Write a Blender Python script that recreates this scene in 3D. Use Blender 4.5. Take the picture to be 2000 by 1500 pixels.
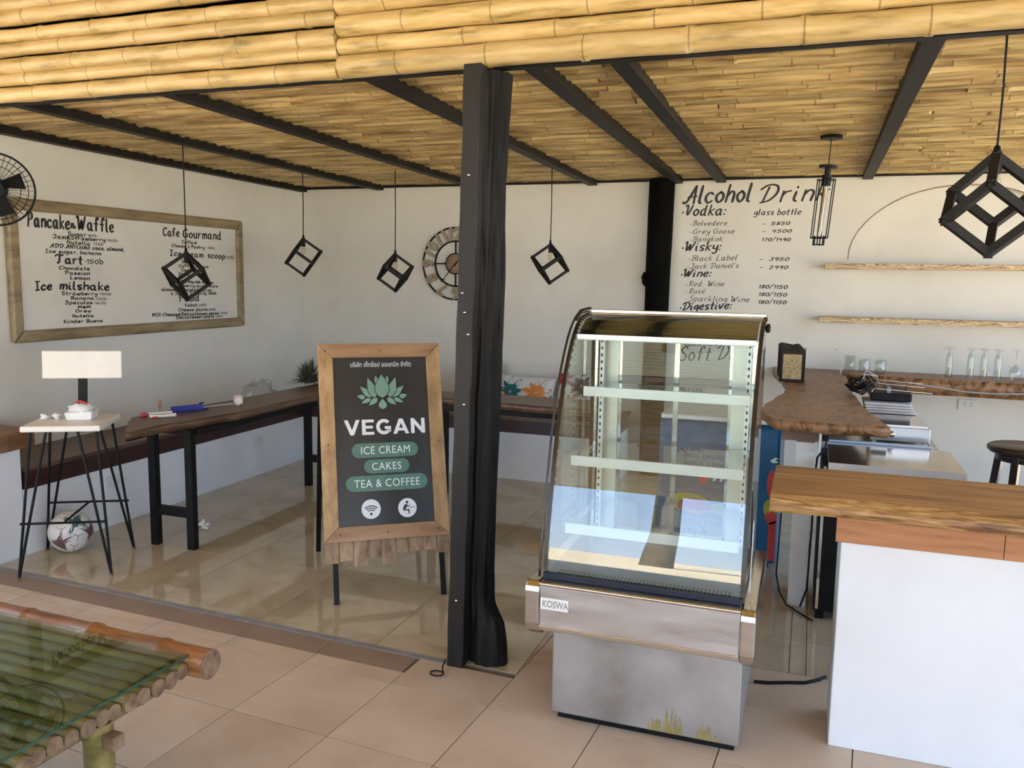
import bpy, bmesh, math, random
from mathutils import Vector, Matrix, noise
random.seed(7)
sin, cos, pi = math.sin, math.cos, math.pi
for o in list(bpy.data.objects): bpy.data.objects.remove(o)
SC = bpy.context.scene
COL = SC.collection

# ------------------------------------------------------------------ camera
def make_camera():
    y, p, r = -0.3418, 0.1265, 0.0152
    fwd = Vector((sin(y)*cos(p), cos(y)*cos(p), -sin(p)))
    right = Vector((cos(y), -sin(y), 0))
    up = right.cross(fwd)
    r2 = cos(r)*right + sin(r)*up
    u2 = -sin(r)*right + cos(r)*up
    cd = bpy.data.cameras.new('camera'); cam = bpy.data.objects.new('camera', cd); COL.objects.link(cam)
    m = Matrix((r2, u2, -fwd)).transposed().to_4x4(); m.translation = Vector((0, 0, 1.5))
    cam.matrix_world = m
    cd.sensor_width = 36; cd.lens = 1640/2000*36; cd.clip_start = .02; cd.clip_end = 200
    SC.camera = cam
make_camera()

# ------------------------------------------------------------------ world, sun, exposure
W = bpy.data.worlds.new('sky'); SC.world = W; W.use_nodes = True
nt = W.node_tree; nt.nodes.clear()
wo = nt.nodes.new('ShaderNodeOutputWorld'); bg = nt.nodes.new('ShaderNodeBackground')
tc = nt.nodes.new('ShaderNodeTexCoord'); sx = nt.nodes.new('ShaderNodeSeparateXYZ'); rp = nt.nodes.new('ShaderNodeValToRGB')
nt.links.new(tc.outputs['Generated'], sx.inputs[0]); nt.links.new(sx.outputs['Z'], rp.inputs[0])
rp.color_ramp.elements[0].position = 0.0; rp.color_ramp.elements[0].color = (.70, .84, 1.0, 1)
rp.color_ramp.elements[1].position = 1.0; rp.color_ramp.elements[1].color = (.22, .42, .85, 1)
e = rp.color_ramp.elements.new(.3); e.color = (.42, .64, 1.0, 1)
nt.links.new(rp.outputs[0], bg.inputs[0]); nt.links.new(bg.outputs[0], wo.inputs[0])
bg.inputs[1].default_value = 3.0
sd = bpy.data.lights.new('sun', 'SUN'); so = bpy.data.objects.new('sun', sd); COL.objects.link(so)
sd.energy = 24.0; sd.angle = .02; sd.color = (1, .93, .80)
so.rotation_euler = (math.radians(-32), math.radians(-14), 0)   # high sun behind the building: the terrace stays in its shade
SC.view_settings.view_transform = 'Standard'; SC.view_settings.look = 'None'
SC.view_settings.gamma = 1; SC.view_settings.use_curve_mapping = False
SC.view_settings.exposure = 0.76
SC.cycles.max_bounces = 10; SC.cycles.diffuse_bounces = 5; SC.cycles.glossy_bounces = 5
SC.cycles.transparent_max_bounces = 24; SC.cycles.transmission_bounces = 8
SC.cycles.caustics_reflective = False; SC.cycles.caustics_refractive = False
SC.cycles.sample_clamp_indirect = 6

# ------------------------------------------------------------------ materials
MATS = {}
def nd(t, ty, **k):
    n = t.nodes.new(ty)
    for a, b in k.items(): setattr(n, a, b)
    return n
def mat(name, cols, scale=(1, 1, 1), noise_scale=5, detail=4, rough=.5, metal=0, bump=0, distort=0.0, pos=None, rand=0.0, spec=.5,
        rough2=None, coat=0, rings=0, joint=0, bump_scale=None, wave=0, nroughness=.6):
    m = bpy.data.materials.new(name); m.use_nodes = True; t = m.node_tree; t.nodes.clear(); L = t.links.new
    out = nd(t, 'ShaderNodeOutputMaterial'); b = nd(t, 'ShaderNodeBsdfPrincipled'); L(b.outputs[0], out.inputs[0])
    tc = nd(t, 'ShaderNodeTexCoord'); mp = nd(t, 'ShaderNodeMapping'); mp.inputs['Scale'].default_value = scale
    if rand:
        oi = nd(t, 'ShaderNodeObjectInfo'); va = nd(t, 'ShaderNodeVectorMath', operation='ADD'); sc = nd(t, 'ShaderNodeVectorMath', operation='SCALE')
        cb = nd(t, 'ShaderNodeCombineXYZ'); L(oi.outputs['Random'], cb.inputs[1]); L(cb.outputs[0], sc.inputs[0]); sc.inputs['Scale'].default_value = 37
        L(tc.outputs['Object'], va.inputs[0]); L(sc.outputs[0], va.inputs[1]); L(va.outputs[0], mp.inputs[0])
    else: L(tc.outputs['Object'], mp.inputs[0])
    nz = nd(t, 'ShaderNodeTexNoise'); nz.inputs['Scale'].default_value = noise_scale; nz.inputs['Detail'].default_value = detail
    nz.inputs['Distortion'].default_value = distort; nz.inputs['Roughness'].default_value = nroughness; L(mp.outputs[0], nz.inputs[0])
    fac = nz.outputs['Fac']
    if wave:
        wv = nd(t, 'ShaderNodeTexWave', wave_type='BANDS', bands_direction='Y'); wv.inputs['Scale'].default_value = wave; wv.inputs['Distortion'].default_value = 9
        wv.inputs['Detail'].default_value = 4; wv.inputs['Detail Scale'].default_value = 1.2; L(mp.outputs[0], wv.inputs[0])
        mx = nd(t, 'ShaderNodeMix', data_type='FLOAT'); mx.inputs[0].default_value = .3; L(fac, mx.inputs[2]); L(wv.outputs['Fac'], mx.inputs[3]); fac = mx.outputs[0]
    r = nd(t, 'ShaderNodeValToRGB'); L(fac, r.inputs[0]); n = len(cols)
    pos = pos or [.3 + .4*i/(n-1) if n > 1 else .5 for i in range(n)]
    r.color_ramp.elements[0].position = pos[0]; r.color_ramp.elements[0].color = (*cols[0], 1)
    if n == 1: r.color_ramp.elements[1].color = (*cols[0], 1)
    else:
        r.color_ramp.elements[1].position = pos[-1]; r.color_ramp.elements[1].color = (*cols[-1], 1)
        for i in range(1, n-1):
            el = r.color_ramp.elements.new(pos[i]); el.color = (*cols[i], 1)
    c = r.outputs[0]
    if rings:     # nodes of a bamboo culm every `rings` metres along its own length
        s = nd(t, 'ShaderNodeSeparateXYZ'); L(tc.outputs['Object'], s.inputs[0])
        md = nd(t, 'ShaderNodeMath', operation='PINGPONG'); L(s.outputs['X'], md.inputs[0]); md.inputs[1].default_value = rings/2
        lt = nd(t, 'ShaderNodeMath', operation='LESS_THAN'); L(md.outputs[0], lt.inputs[0]); lt.inputs[1].default_value = .003
        ml = nd(t, 'ShaderNodeMath', operation='MULTIPLY'); L(lt.outputs[0], ml.inputs[0]); ml.inputs[1].default_value = .6
        mc = nd(t, 'ShaderNodeMix', data_type='RGBA'); L(ml.outputs[0], mc.inputs[0]); L(c, mc.inputs[6]); mc.inputs[7].default_value = (.16, .085, .03, 1); c = mc.outputs[2]
    if rand:
        h = nd(t, 'ShaderNodeHueSaturation'); mr = nd(t, 'ShaderNodeMapRange'); L(oi.outputs['Random'], mr.inputs[0])
        mr.inputs[3].default_value = 1-rand; mr.inputs[4].default_value = 1+rand*.6; L(mr.outputs[0], h.inputs['Value']); L(c, h.inputs['Color']); c = h.outputs[0]
    L(c, b.inputs['Base Color'])
    b.inputs['Metallic'].default_value = metal; b.inputs['Roughness'].default_value = rough
    b.inputs['Specular IOR Level'].default_value = spec; b.inputs['Coat Weight'].default_value = coat; b.inputs['Coat Roughness'].default_value = .15
    if rough2 is not None:
        mr = nd(t, 'ShaderNodeMapRange'); L(nz.outputs['Fac'], mr.inputs[0]); mr.inputs[1].default_value = .3; mr.inputs[2].default_value = .7
        mr.inputs[3].default_value = rough; mr.inputs[4].default_value = rough2; L(mr.outputs[0], b.inputs['Roughness'])
    if bump:
        bp = nd(t, 'ShaderNodeBump'); bp.inputs['Strength'].default_value = bump; bp.inputs['Distance'].default_value = .004
        src = fac
        if bump_scale:
            n2 = nd(t, 'ShaderNodeTexNoise'); n2.inputs['Scale'].default_value = bump_scale; n2.inputs['Detail'].default_value = 5; L(mp.outputs[0], n2.inputs[0]); src = n2.outputs['Fac']
        L(src, bp.inputs['Height']); L(bp.outputs[0], b.inputs['Normal'])
    MATS[name] = m
    return m
def glass_mat(name, tint, ior=1.5, rough=0.0, extra=0.0):
    """thin clear pane: lets light straight through and mirrors by Fresnel"""
    m = bpy.data.materials.new(name); m.use_nodes = True; t = m.node_tree; t.nodes.clear(); L = t.links.new
    out = nd(t, 'ShaderNodeOutputMaterial'); mx = nd(t, 'ShaderNodeMixShader'); tr = nd(t, 'ShaderNodeBsdfTransparent'); g = nd(t, 'ShaderNodeBsdfGlossy')
    fr = nd(t, 'ShaderNodeFresnel'); fr.inputs[0].default_value = ior; tr.inputs[0].default_value = (*tint, 1); g.inputs['Roughness'].default_value = rough
    nz = nd(t, 'ShaderNodeTexNoise'); nz.inputs['Scale'].default_value = 3; mr = nd(t, 'ShaderNodeMapRange'); L(nz.outputs['Fac'], mr.inputs[0])
    mr.inputs[3].default_value = extra*.6; mr.inputs[4].default_value = extra*1.4
    ad = nd(t, 'ShaderNodeMath', operation='ADD', use_clamp=True); L(fr.outputs[0], ad.inputs[0]); L(mr.outputs[0], ad.inputs[1])
    
    ge = nd(t, 'ShaderNodeNewGeometry'); iv = nd(t, 'ShaderNodeMath', operation='SUBTRACT'); iv.inputs[0].default_value = 1; L(ge.outputs['Backfacing'], iv.inputs[1])
    ml = nd(t, 'ShaderNodeMath', operation='MULTIPLY'); L(ad.outputs[0], ml.inputs[0]); L(iv.outputs[0], ml.inputs[1]); L(ml.outputs[0], mx.inputs[0]); L(tr.outputs[0], mx.inputs[1]); L(g.outputs[0], mx.inputs[2]); L(mx.outputs[0], out.inputs[0])
    return m

m_wall = mat('white plaster', [(.64, .615, .545), (.70, .675, .605), (.73, .705, .64)], noise_scale=1.6, detail=6, rough=.75, bump=.12, bump_scale=60)
m_wall2 = mat('cool white paint', [(.70, .71, .73), (.77, .78, .79)], noise_scale=2.2, detail=6, rough=.6, bump=.1, bump_scale=40)
m_plinth = mat('white counter paint', [(.66, .66, .66), (.73, .73, .73)], noise_scale=2.4, detail=8, rough=.65, bump=.15, bump_scale=35)
m_bamL = mat('pale bamboo', [(.18, .13, .04), (.46, .33, .13), (.60, .43, .19), (.66, .52, .29)], scale=(1.6, 9, 9), noise_scale=2.8, detail=10, rough=.38, pos=[.28, .42, .55, .72], rand=.14, rings=.34, bump=.15)
m_bamC = mat('ceiling bamboo', [(.17, .10, .03), (.38, .25, .095), (.62, .46, .20), (.72, .57, .29)], scale=(1.2, 12, 12), noise_scale=2.5, detail=6, rough=.45, pos=[.28, .42, .55, .72], rand=.30, rings=.34, bump=.2)
m_bamG = mat('green bamboo', [(.06, .05, .012), (.165, .13, .035), (.29, .23, .08)], scale=(1.2, 10, 10), noise_scale=2.5, detail=6, rough=.4, rand=.25, rings=.27, bump=.15)
m_bamR = mat('reddish bamboo', [(.10, .035, .015), (.27, .105, .035), (.42, .22, .09)], scale=(1.2, 12, 12), noise_scale=2.5, detail=6, rough=.35, rings=.27, bump=.15)
m_bamE = mat('bamboo end grain', [(.07, .04, .02), (.19, .115, .065), (.28, .185, .11)], noise_scale=22, detail=6, rough=.7, bump=.3, rand=.15)
m_bamF = mat('grey bamboo frame', [(.15, .11, .05), (.27, .205, .11), (.36, .285, .165)], scale=(8, 1.5, 8), noise_scale=2.5, detail=6, rough=.45, bump=.2)
m_dark = mat('dark painted steel', [(.007, .006, .005), (.016, .0135, .011)], noise_scale=6, rough=.55, bump=.05, spec=.22)
m_black = mat('black paint', [(.003, .003, .003), (.009, .008, .0075)], noise_scale=9, rough=.5, spec=.2)
m_pillar = mat('matt black timber', [(.001, .001, .001), (.004, .0035, .003)], scale=(6, 6, .6), noise_scale=4, rough=.8, spec=.08, bump=.4)
m_post = mat('black stained timber', [(.003, .0026, .0022), (.011, .009, .0075), (.032, .027, .022)], scale=(7, 7, .5), noise_scale=3.2, detail=9, rough=.55, bump=1.0, distort=.8, pos=[.35, .55, .8], spec=.18)
m_plank = mat('black painted plank', [(.008, .007, .006), (.018, .015, .013)], scale=(4, 4, .6), noise_scale=3, detail=8, rough=.5, bump=.2, spec=.3)
m_walnut = mat('dark walnut slab', [(.055, .028, .016), (.12, .066, .038), (.20, .125, .078)], scale=(7, 1, 7), noise_scale=2.2, detail=9, rough=.3, bump=.15, distort=.6, rough2=.5)
m_walnutX = mat('dark walnut slab along x', [(.07, .035, .02), (.14, .08, .046), (.22, .14, .09)], scale=(1, 7, 7), noise_scale=2.2, detail=9, rough=.3, bump=.15, distort=.6, rough2=.5)
m_red = mat('dark red board', [(.020, .005, .004), (.045, .012, .009)], scale=(1, 1, 6), noise_scale=4, detail=6, rough=.45)
m_redend = mat('old brown slab', [(.10, .045, .018), (.20, .10, .05), (.30, .18, .10)], scale=(6, 1, 6), noise_scale=2, detail=8, rough=.5, bump=.2)
m_counter = mat('orange teak top', [(.14, .06, .018), (.30, .145, .042), (.43, .225, .072), (.52, .32, .11)], scale=(1, 9, 9), noise_scale=2.0, detail=10, rough=.55, spec=.35, bump=.1, distort=.5, pos=[.28, .42, .56, .72])
m_counteredge = mat('golden live edge', [(.05, .022, .008), (.18, .085, .025), (.33, .18, .06), (.54, .36, .14)], scale=(1.6, 16, 16), noise_scale=3.4, detail=10, rough=.45, bump=.5, distort=1.5, pos=[.3, .42, .56, .72])
m_apron = mat('reddish apron board', [(.24, .088, .032), (.38, .155, .058), (.46, .21, .08)], scale=(1.2, 8, 14), noise_scale=3, detail=8, rough=.45, bump=.1)
m_live = mat('live edge bar wood', [(.07, .028, .012), (.18, .08, .032), (.31, .16, .068), (.36, .19, .10)], scale=(3.5, 1.6, 3.5), noise_scale=2.6, detail=12, rough=.35, bump=.2, distort=2.6, pos=[.34, .44, .54, .66], rough2=.5, spec=.4)
m_livex = mat('brown board', [(.10, .055, .03), (.20, .12, .07)], scale=(1, 6, 10), noise_scale=3, detail=8, rough=.5, bump=.1)
m_spalt = mat('spalted shelf wood', [(.60, .44, .25), (.55, .38, .19), (.09, .04, .015), (.58, .41, .21), (.64, .48, .28), (.12, .06, .02), (.55, .40, .22)], scale=(2.4, 5, 16), noise_scale=1.9, detail=3, rough=.5, distort=1.8, pos=[.3, .44, .47, .50, .60, .62, .64])
m_signwood = mat('sign frame wood', [(.26, .14, .055), (.42, .25, .105), (.54, .35, .17)], scale=(9, 9, 1.4), noise_scale=2.5, detail=9, rough=.5, bump=.2, rand=.15)
m_signwoodh = mat('sign frame wood across', [(.24, .12, .06), (.38, .21, .10), (.48, .29, .15)], scale=(1.4, 9, 9), noise_scale=2.5, detail=9, rough=.5, bump=.2, rand=.15)
m_signplank = mat('weathered plank', [(.14, .085, .05), (.34, .22, .13), (.48, .34, .21)], scale=(8, 8, 1.5), noise_scale=3, detail=11, rough=.7, bump=.4, rand=.3)
m_signblack = mat('sign black vinyl', [(.022, .021, .020), (.030, .030, .030)], noise_scale=3, rough=.32)
m_green = mat('sign green', [(.075, .165, .12), (.10, .21, .155)], noise_scale=30, detail=2, rough=.4)
m_lotus = mat('lotus green', [(.16, .28, .21), (.20, .36, .26)], noise_scale=8, detail=2, rough=.4)
m_white = mat('white print', [(.72, .74, .76), (.80, .82, .82)], noise_scale=10, rough=.4)
m_ink = mat('black lettering ink', [(.010, .009, .009), (.025, .023, .022)], noise_scale=20, rough=.5)
m_steel = mat('brushed steel', [(.56, .55, .54), (.62, .61, .60), (.66, .65, .64)], scale=(1, 1, 5), noise_scale=3, detail=6, rough=.24, rough2=.42, metal=1)
m_steelp = mat('polished steel', [(.60, .57, .53), (.68, .65, .61)], scale=(1, 14, 14), noise_scale=3, rough=.12, metal=1)
m_steelx = mat('scuffed steel front', [(.27, .26, .25), (.40, .39, .375), (.50, .49, .47)], scale=(1, 1, 1), noise_scale=3, detail=8, rough=.34, rough2=.5, metal=.85, bump=.04)
m_alum = mat('white anodised trim', [(.72, .71, .69), (.80, .79, .77)], scale=(1, 10, 10), noise_scale=4, rough=.3, metal=.3)
m_rust = mat('dried grass stain', [(.20, .15, .03), (.34, .27, .09)], noise_scale=30, rough=.8)
m_frame = mat('dark bronze trim', [(.025, .020, .015), (.05, .042, .03)], noise_scale=5, rough=.25, metal=.5)
m_navy = mat('navy gasket', [(.010, .014, .028), (.02, .026, .045)], noise_scale=5, rough=.35)
m_panelbeige = mat('case back panel', [(.62, .60, .52), (.72, .70, .61)], scale=(1, 1, 2), noise_scale=3, rough=.3, metal=.55)
m_deck = mat('case deck steel', [(.22, .22, .23), (.34, .34, .35)], noise_scale=5, rough=.35, metal=.8)
m_tin = mat('inner glossy tile', [(.42, .355, .235), (.53, .46, .32), (.58, .51, .37)], noise_scale=2.6, detail=9, distort=.8, rough=.02, rough2=.06, rand=.05, spec=.9)
m_grout = mat('tile grout', [(.16, .12, .09), (.22, .17, .13)], noise_scale=20, rough=.9)
m_tout = mat('terrace tile', [(.56, .435, .315), (.65, .52, .385), (.69, .56, .43)], noise_scale=3.0, detail=8, distort=.8, rough=.42, rough2=.6, rand=.06, bump=.08, bump_scale=14)
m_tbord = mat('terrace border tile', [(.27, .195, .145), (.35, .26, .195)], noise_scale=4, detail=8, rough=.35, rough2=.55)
m_strip = mat('cement strip', [(.22, .22, .23), (.32, .32, .33)], noise_scale=14, detail=6, rough=.6)
m_ground = mat('pale ground', [(.46, .38, .26), (.55, .46, .32)], noise_scale=.4, detail=8, rough=.9)
m_trunk = mat('palm bark', [(.06, .045, .03), (.13, .10, .07)], noise_scale=5, rough=.9)
m_leaf = mat('palm leaf', [(.03, .07, .015), (.07, .14, .03)], noise_scale=4, rough=.6)
m_dry = mat('dried foliage', [(.025, .035, .015), (.09, .10, .06), (.30, .29, .22)], noise_scale=14, rough=.7, pos=[.3, .5, .75])
m_seat = mat('cream stool paint', [(.74, .71, .64), (.82, .79, .73)], noise_scale=6, rough=.3, rough2=.45)
m_paper = mat('white paper', [(.72, .72, .70), (.84, .84, .83)], noise_scale=18, rough=.7, bump=.3)
m_redp = mat('red plastic', [(.42, .03, .03), (.55, .06, .05)], noise_scale=8, rough=.4)
m_blue = mat('blue plastic', [(.012, .02, .22), (.02, .035, .32)], noise_scale=8, rough=.35)
m_fridge = mat('blue freezer print', [(.002, .075, .19), (.004, .105, .25)], noise_scale=3, rough=.35)
m_yel = mat('yellow green print', [(.30, .30, .03), (.45, .42, .05)], noise_scale=9, rough=.4)
m_woodt = mat('turned handle', [(.28, .14, .06), (.42, .25, .12)], noise_scale=12, rough=.45)
m_pink = mat('pink white cloth', [(.75, .42, .36), (.80, .76, .72)], noise_scale=14, rough=.8, pos=[.35, .5])
m_clock = mat('clock numeral wood', [(.26, .20, .13), (.36, .29, .20)], noise_scale=9, rough=.6)
m_clockface = mat('clock centre wood', [(.30, .19, .11), (.40, .27, .17)], scale=(1, 1, 8), noise_scale=6, rough=.5)
m_sock = mat('outlet plastic', [(.66, .65, .63), (.72, .71, .69)], noise_scale=8, rough=.4)
m_grey = mat('grey cable', [(.30, .30, .31), (.38, .38, .39)], noise_scale=8, rough=.5)
m_ball = mat('ball white panels', [(.55, .55, .52), (.74, .74, .71), (.80, .80, .78)], noise_scale=14, detail=6, rough=.4)
m_teal = mat('ball teal print', [(.02, .07, .08), (.05, .13, .14)], noise_scale=10, rough=.4)
m_plum = mat('ball plum print', [(.09, .04, .045), (.20, .10, .10)], noise_scale=10, rough=.4)
m_darkw = mat('dark stained stool', [(.016, .007, .006), (.04, .018, .014)], noise_scale=5, rough=.25)
m_holder = mat('dark holder wood', [(.010, .004, .004), (.024, .010, .009)], noise_scale=9, rough=.5, spec=.3)
m_weave = mat('woven cane', [(.20, .13, .05), (.42, .31, .14), (.50, .38, .19)], scale=(1, 1, 1), noise_scale=90, detail=2, rough=.6)
m_towel = mat('folded towel', [(.56, .54, .54), (.68, .66, .66)], noise_scale=14, rough=.9, bump=.2)
m_tray = mat('pale blue tray', [(.44, .50, .58), (.52, .58, .66)], noise_scale=4, rough=.25, metal=.3)
m_cush0 = mat('black and white cushion cloth', [(.02, .02, .02), (.70, .70, .68)], noise_scale=11, detail=1, rough=.85, pos=[.44, .47])
m_cushb = mat('cushion cloth', [(.62, .63, .62), (.72, .73, .72)], noise_scale=12, rough=.85)
m_cteal = mat('cushion teal print', [(.01, .09, .12), (.02, .16, .17)], noise_scale=12, rough=.85)
m_coran = mat('cushion orange print', [(.62, .20, .04), (.72, .30, .08)], noise_scale=12, rough=.85)
m_cred = mat('cushion red print', [(.42, .02, .05), (.55, .05, .08)], noise_scale=12, rough=.85)
m_cnavy = mat('cushion navy print', [(.01, .02, .06), (.02, .05, .10)], noise_scale=12, rough=.85)
m_bulb = glass_mat('bulb glass', (.95, .90, .80), 1.5, .02, .06)
m_glass = glass_mat('clear glass', (.94, .98, .97), 1.5, 0, .0)
m_glassF = glass_mat('curved front glass', (.90, .96, .96), 1.7, 0, .10)
m_glassG = glass_mat('green table glass', (.80, .88, .78), 1.5, 0, .0)
m_drink = glass_mat('drinking glass', (.93, .94, .92), 1.5, .01, .05)
m_bag = glass_mat('thin plastic film', (.90, .90, .90), 1.4, .12, .05)
m_fil = mat('amber filament tube', [(.42, .30, .12), (.62, .50, .28)], noise_scale=8, rough=.25)
m_edge = mat('green glass edge', [(.02, .06, .04), (.04, .10, .07)], noise_scale=8, rough=.1)

# ------------------------------------------------------------------ geometry helpers
class MB:
    def __init__(s): s.v = []; s.f = []; s.sm = []
    def add(s, vs, fs, smooth=False):
        k = len(s.v); s.v += [tuple(p) for p in vs]; s.f += [tuple(i+k for i in f) for f in fs]; s.sm += [smooth]*len(fs); return s
    def box(s, x0, x1, y0, y1, z0, z1):
        return s.hexa([(x0, y0, z0), (x1, y0, z0), (x1, y1, z0), (x0, y1, z0), (x0, y0, z1), (x1, y0, z1), (x1, y1, z1), (x0, y1, z1)])
    def hexa(s, p):
        return s.add(p, [(0, 3, 2, 1), (4, 5, 6, 7), (0, 1, 5, 4), (1, 2, 6, 5), (2, 3, 7, 6), (3, 0, 4, 7)])
    def bar(s, a, b, w, h, up=(0, 0, 1)):
        a = Vector(a); b = Vector(b); d = (b-a).normalized(); u = Vector(up)
        if abs(d.dot(u)) > .98: u = Vector((0, 1, 0))
        x = d.cross(u).normalized()*w/2; y = x.cross(d).normalized()*h/2
        return s.hexa([a-x-y, a+x-y, b+x-y, b-x-y, a-x+y, a+x+y, b+x+y, b-x+y])
    def tube(s, pts, r, n=8, cap=True):
        pts = [Vector(p) for p in pts]; m = len(pts); rs = r if isinstance(r, (list, tuple)) else [r]*m
        vs = []; prev = None
        for i, p in enumerate(pts):
            d = (pts[min(i+1, m-1)]-pts[max(i-1, 0)]).normalized()
            if prev is None:
                u = Vector((0, 0, 1)) if abs(d.z) < .9 else Vector((1, 0, 0)); x = d.cross(u).normalized()
            else: x = (prev - d*prev.dot(d)).normalized()
            prev = x; y = d.cross(x)
            vs += [p + (x*cos(2*pi*k/n)+y*sin(2*pi*k/n))*rs[i] for k in range(n)]
        fs = [(i*n+k, i*n+(k+1) % n, (i+1)*n+(k+1) % n, (i+1)*n+k) for i in range(m-1) for k in range(n)]
        s.add(vs, fs, True)
        if cap: s.add(vs[:n], [tuple(range(n-1, -1, -1))]); s.add(vs[-n:], [tuple(range(n))])
        return s
    def lathe(s, prof, c=(0, 0, 0), n=20, smooth=True):
        c = Vector(c); vs = [c+Vector((r*cos(2*pi*k/n), r*sin(2*pi*k/n), z)) for r, z in prof for k in range(n)]
        m = len(prof)
        fs = [(i*n+k, i*n+(k+1) % n, (i+1)*n+(k+1) % n, (i+1)*n+k) for i in range(m-1) for k in range(n)]
        s.add(vs, fs, smooth)
        if prof[0][0] > 1e-4: s.add(vs[:n], [tuple(range(n-1, -1, -1))])
        if prof[-1][0] > 1e-4: s.add(vs[-n:], [tuple(range(n))])
        return s
    def prism(s, poly, fn, a, b):
        """poly: 2-D outline (counter-clockwise); fn(u, v, w) -> point; from w=a to w=b"""
        n = len(poly); vs = [fn(u, v, a) for u, v in poly]+[fn(u, v, b) for u, v in poly]
        fs = [tuple(range(n-1, -1, -1)), tuple(range(n, 2*n))]+[(i, (i+1) % n, n+(i+1) % n, n+i) for i in range(n)]
        return s.add(vs, fs)
    def flat(s, poly, fn):
        return s.add([fn(u, v) for u, v in poly], [tuple(range(len(poly)))])
    def blob(s, c, r, amp=.25, seed=0, n=10, m=7, sc=3.0):
        c = Vector(c); r = Vector(r) if not isinstance(r, (int, float)) else Vector((r, r, r)); vs = []
        for j in range(m+1):
            th = pi*j/m
            for k in range(n):
                d = Vector((sin(th)*cos(2*pi*k/n), sin(th)*sin(2*pi*k/n), cos(th)))
                q = 1+amp*noise.noise(d*sc+Vector((seed*7.1, seed*3.3, 0)))*2
                vs.append(c+Vector((d.x*r.x, d.y*r.y, d.z*r.z))*q)
        fs = [(j*n+k, (j+1)*n+k, (j+1)*n+(k+1) % n, j*n+(k+1) % n) for j in range(m) for k in range(n)]
        return s.add(vs, fs, True)
OFF = {}
def finish(name, mb, m, off=(0, 0, 0)):
    me = bpy.data.meshes.new(name)
    off = Vector(off)
    me.from_pydata([tuple(Vector(p)-off) for p in mb.v], [], mb.f); me.validate()
    if len(me.polygons) == len(mb.sm): me.polygons.foreach_set('use_smooth', mb.sm)
    me.materials.append(m)
    if len(mb.f) < 60000:
        bm = bmesh.new(); bm.from_mesh(me)
        bmesh.ops.recalc_face_normals(bm, faces=bm.faces); bm.to_mesh(me); bm.free()
    me.update(); return me
def obj(name, mb, m, parent=None, bevel=0, label=None):
    off = OFF.get(parent.name, (0, 0, 0)) if parent else (0, 0, 0)
    o = bpy.data.objects.new(name, finish(name, mb, m, off)); COL.objects.link(o)
    if parent: o.parent = parent; OFF[o.name] = off
    if bevel:
        b = o.modifiers.new('bevel', 'BEVEL'); b.width = bevel; b.segments = 2; b.limit_method = 'ANGLE'; b.angle_limit = .7
    if label: o['label'] = label
    return o
def thing(name, label, cat, loc=(0, 0, 0), rotz=0, group=None, local=False):
    o = bpy.data.objects.new(name, None); COL.objects.link(o); o.empty_display_size = .05
    o.location = loc; o.rotation_euler = (0, 0, rotz); o['label'] = label; o['category'] = cat
    if group: o['group'] = group
    OFF[o.name] = (0, 0, 0) if local else tuple(loc)
    return o
def solo(name, mb, m, label, cat, group=None, bevel=0):
    """a thing that is one mesh; its origin goes to the base of its bounding box"""
    xs = [p[0] for p in mb.v]; ys = [p[1] for p in mb.v]; zs = [p[2] for p in mb.v]
    c = Vector(((min(xs)+max(xs))/2, (min(ys)+max(ys))/2, min(zs)))
    o = bpy.data.objects.new(name, finish(name, mb, m, c)); COL.objects.link(o); o.location = c
    OFF[o.name] = tuple(c)
    o['label'] = label; o['category'] = cat
    if group: o['group'] = group
    if bevel:
        b = o.modifiers.new('bevel', 'BEVEL'); b.width = bevel; b.segments = 2; b.limit_method = 'ANGLE'; b.angle_limit = .7
    return o
def struct(name, mb, m, bevel=0):
    o = obj(name, mb, m, None, bevel); o['kind'] = 'structure'; return o
def copy_tree(o, parent=None):
    c = o.copy(); COL.objects.link(c); c.parent = parent
    for ch in list(o.children): copy_tree(ch, c)
    return c
def text_mb(s, size, depth=0.0, offset=0.0, align='LEFT', shear=0, spacing=1.0):
    cu = bpy.data.curves.new('txt', 'FONT'); cu.body = s; cu.size = size; cu.extrude = depth; cu.offset = offset; cu.align_x = align
    cu.shear = shear; cu.space_character = spacing; cu.resolution_u = 3
    o = bpy.data.objects.new('txt', cu); COL.objects.link(o); dg = bpy.context.evaluated_depsgraph_get(); dg.update()
    me = bpy.data.meshes.new_from_object(o.evaluated_get(dg)); mb = MB()
    mb.add([tuple(v.co) for v in me.vertices], [tuple(p.vertices) for p in me.polygons])
    bpy.data.objects.remove(o); bpy.data.curves.remove(cu); bpy.data.meshes.remove(me); return mb
def mapped(mb, fn):
    mb.v = [tuple(fn(*p)) for p in mb.v]; return mb
def join(*mbs):
    r = MB()
    for m in mbs: r.add(m.v, m.f); r.sm[-len(m.sm):] = m.sm if m.sm else []
    return r

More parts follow.
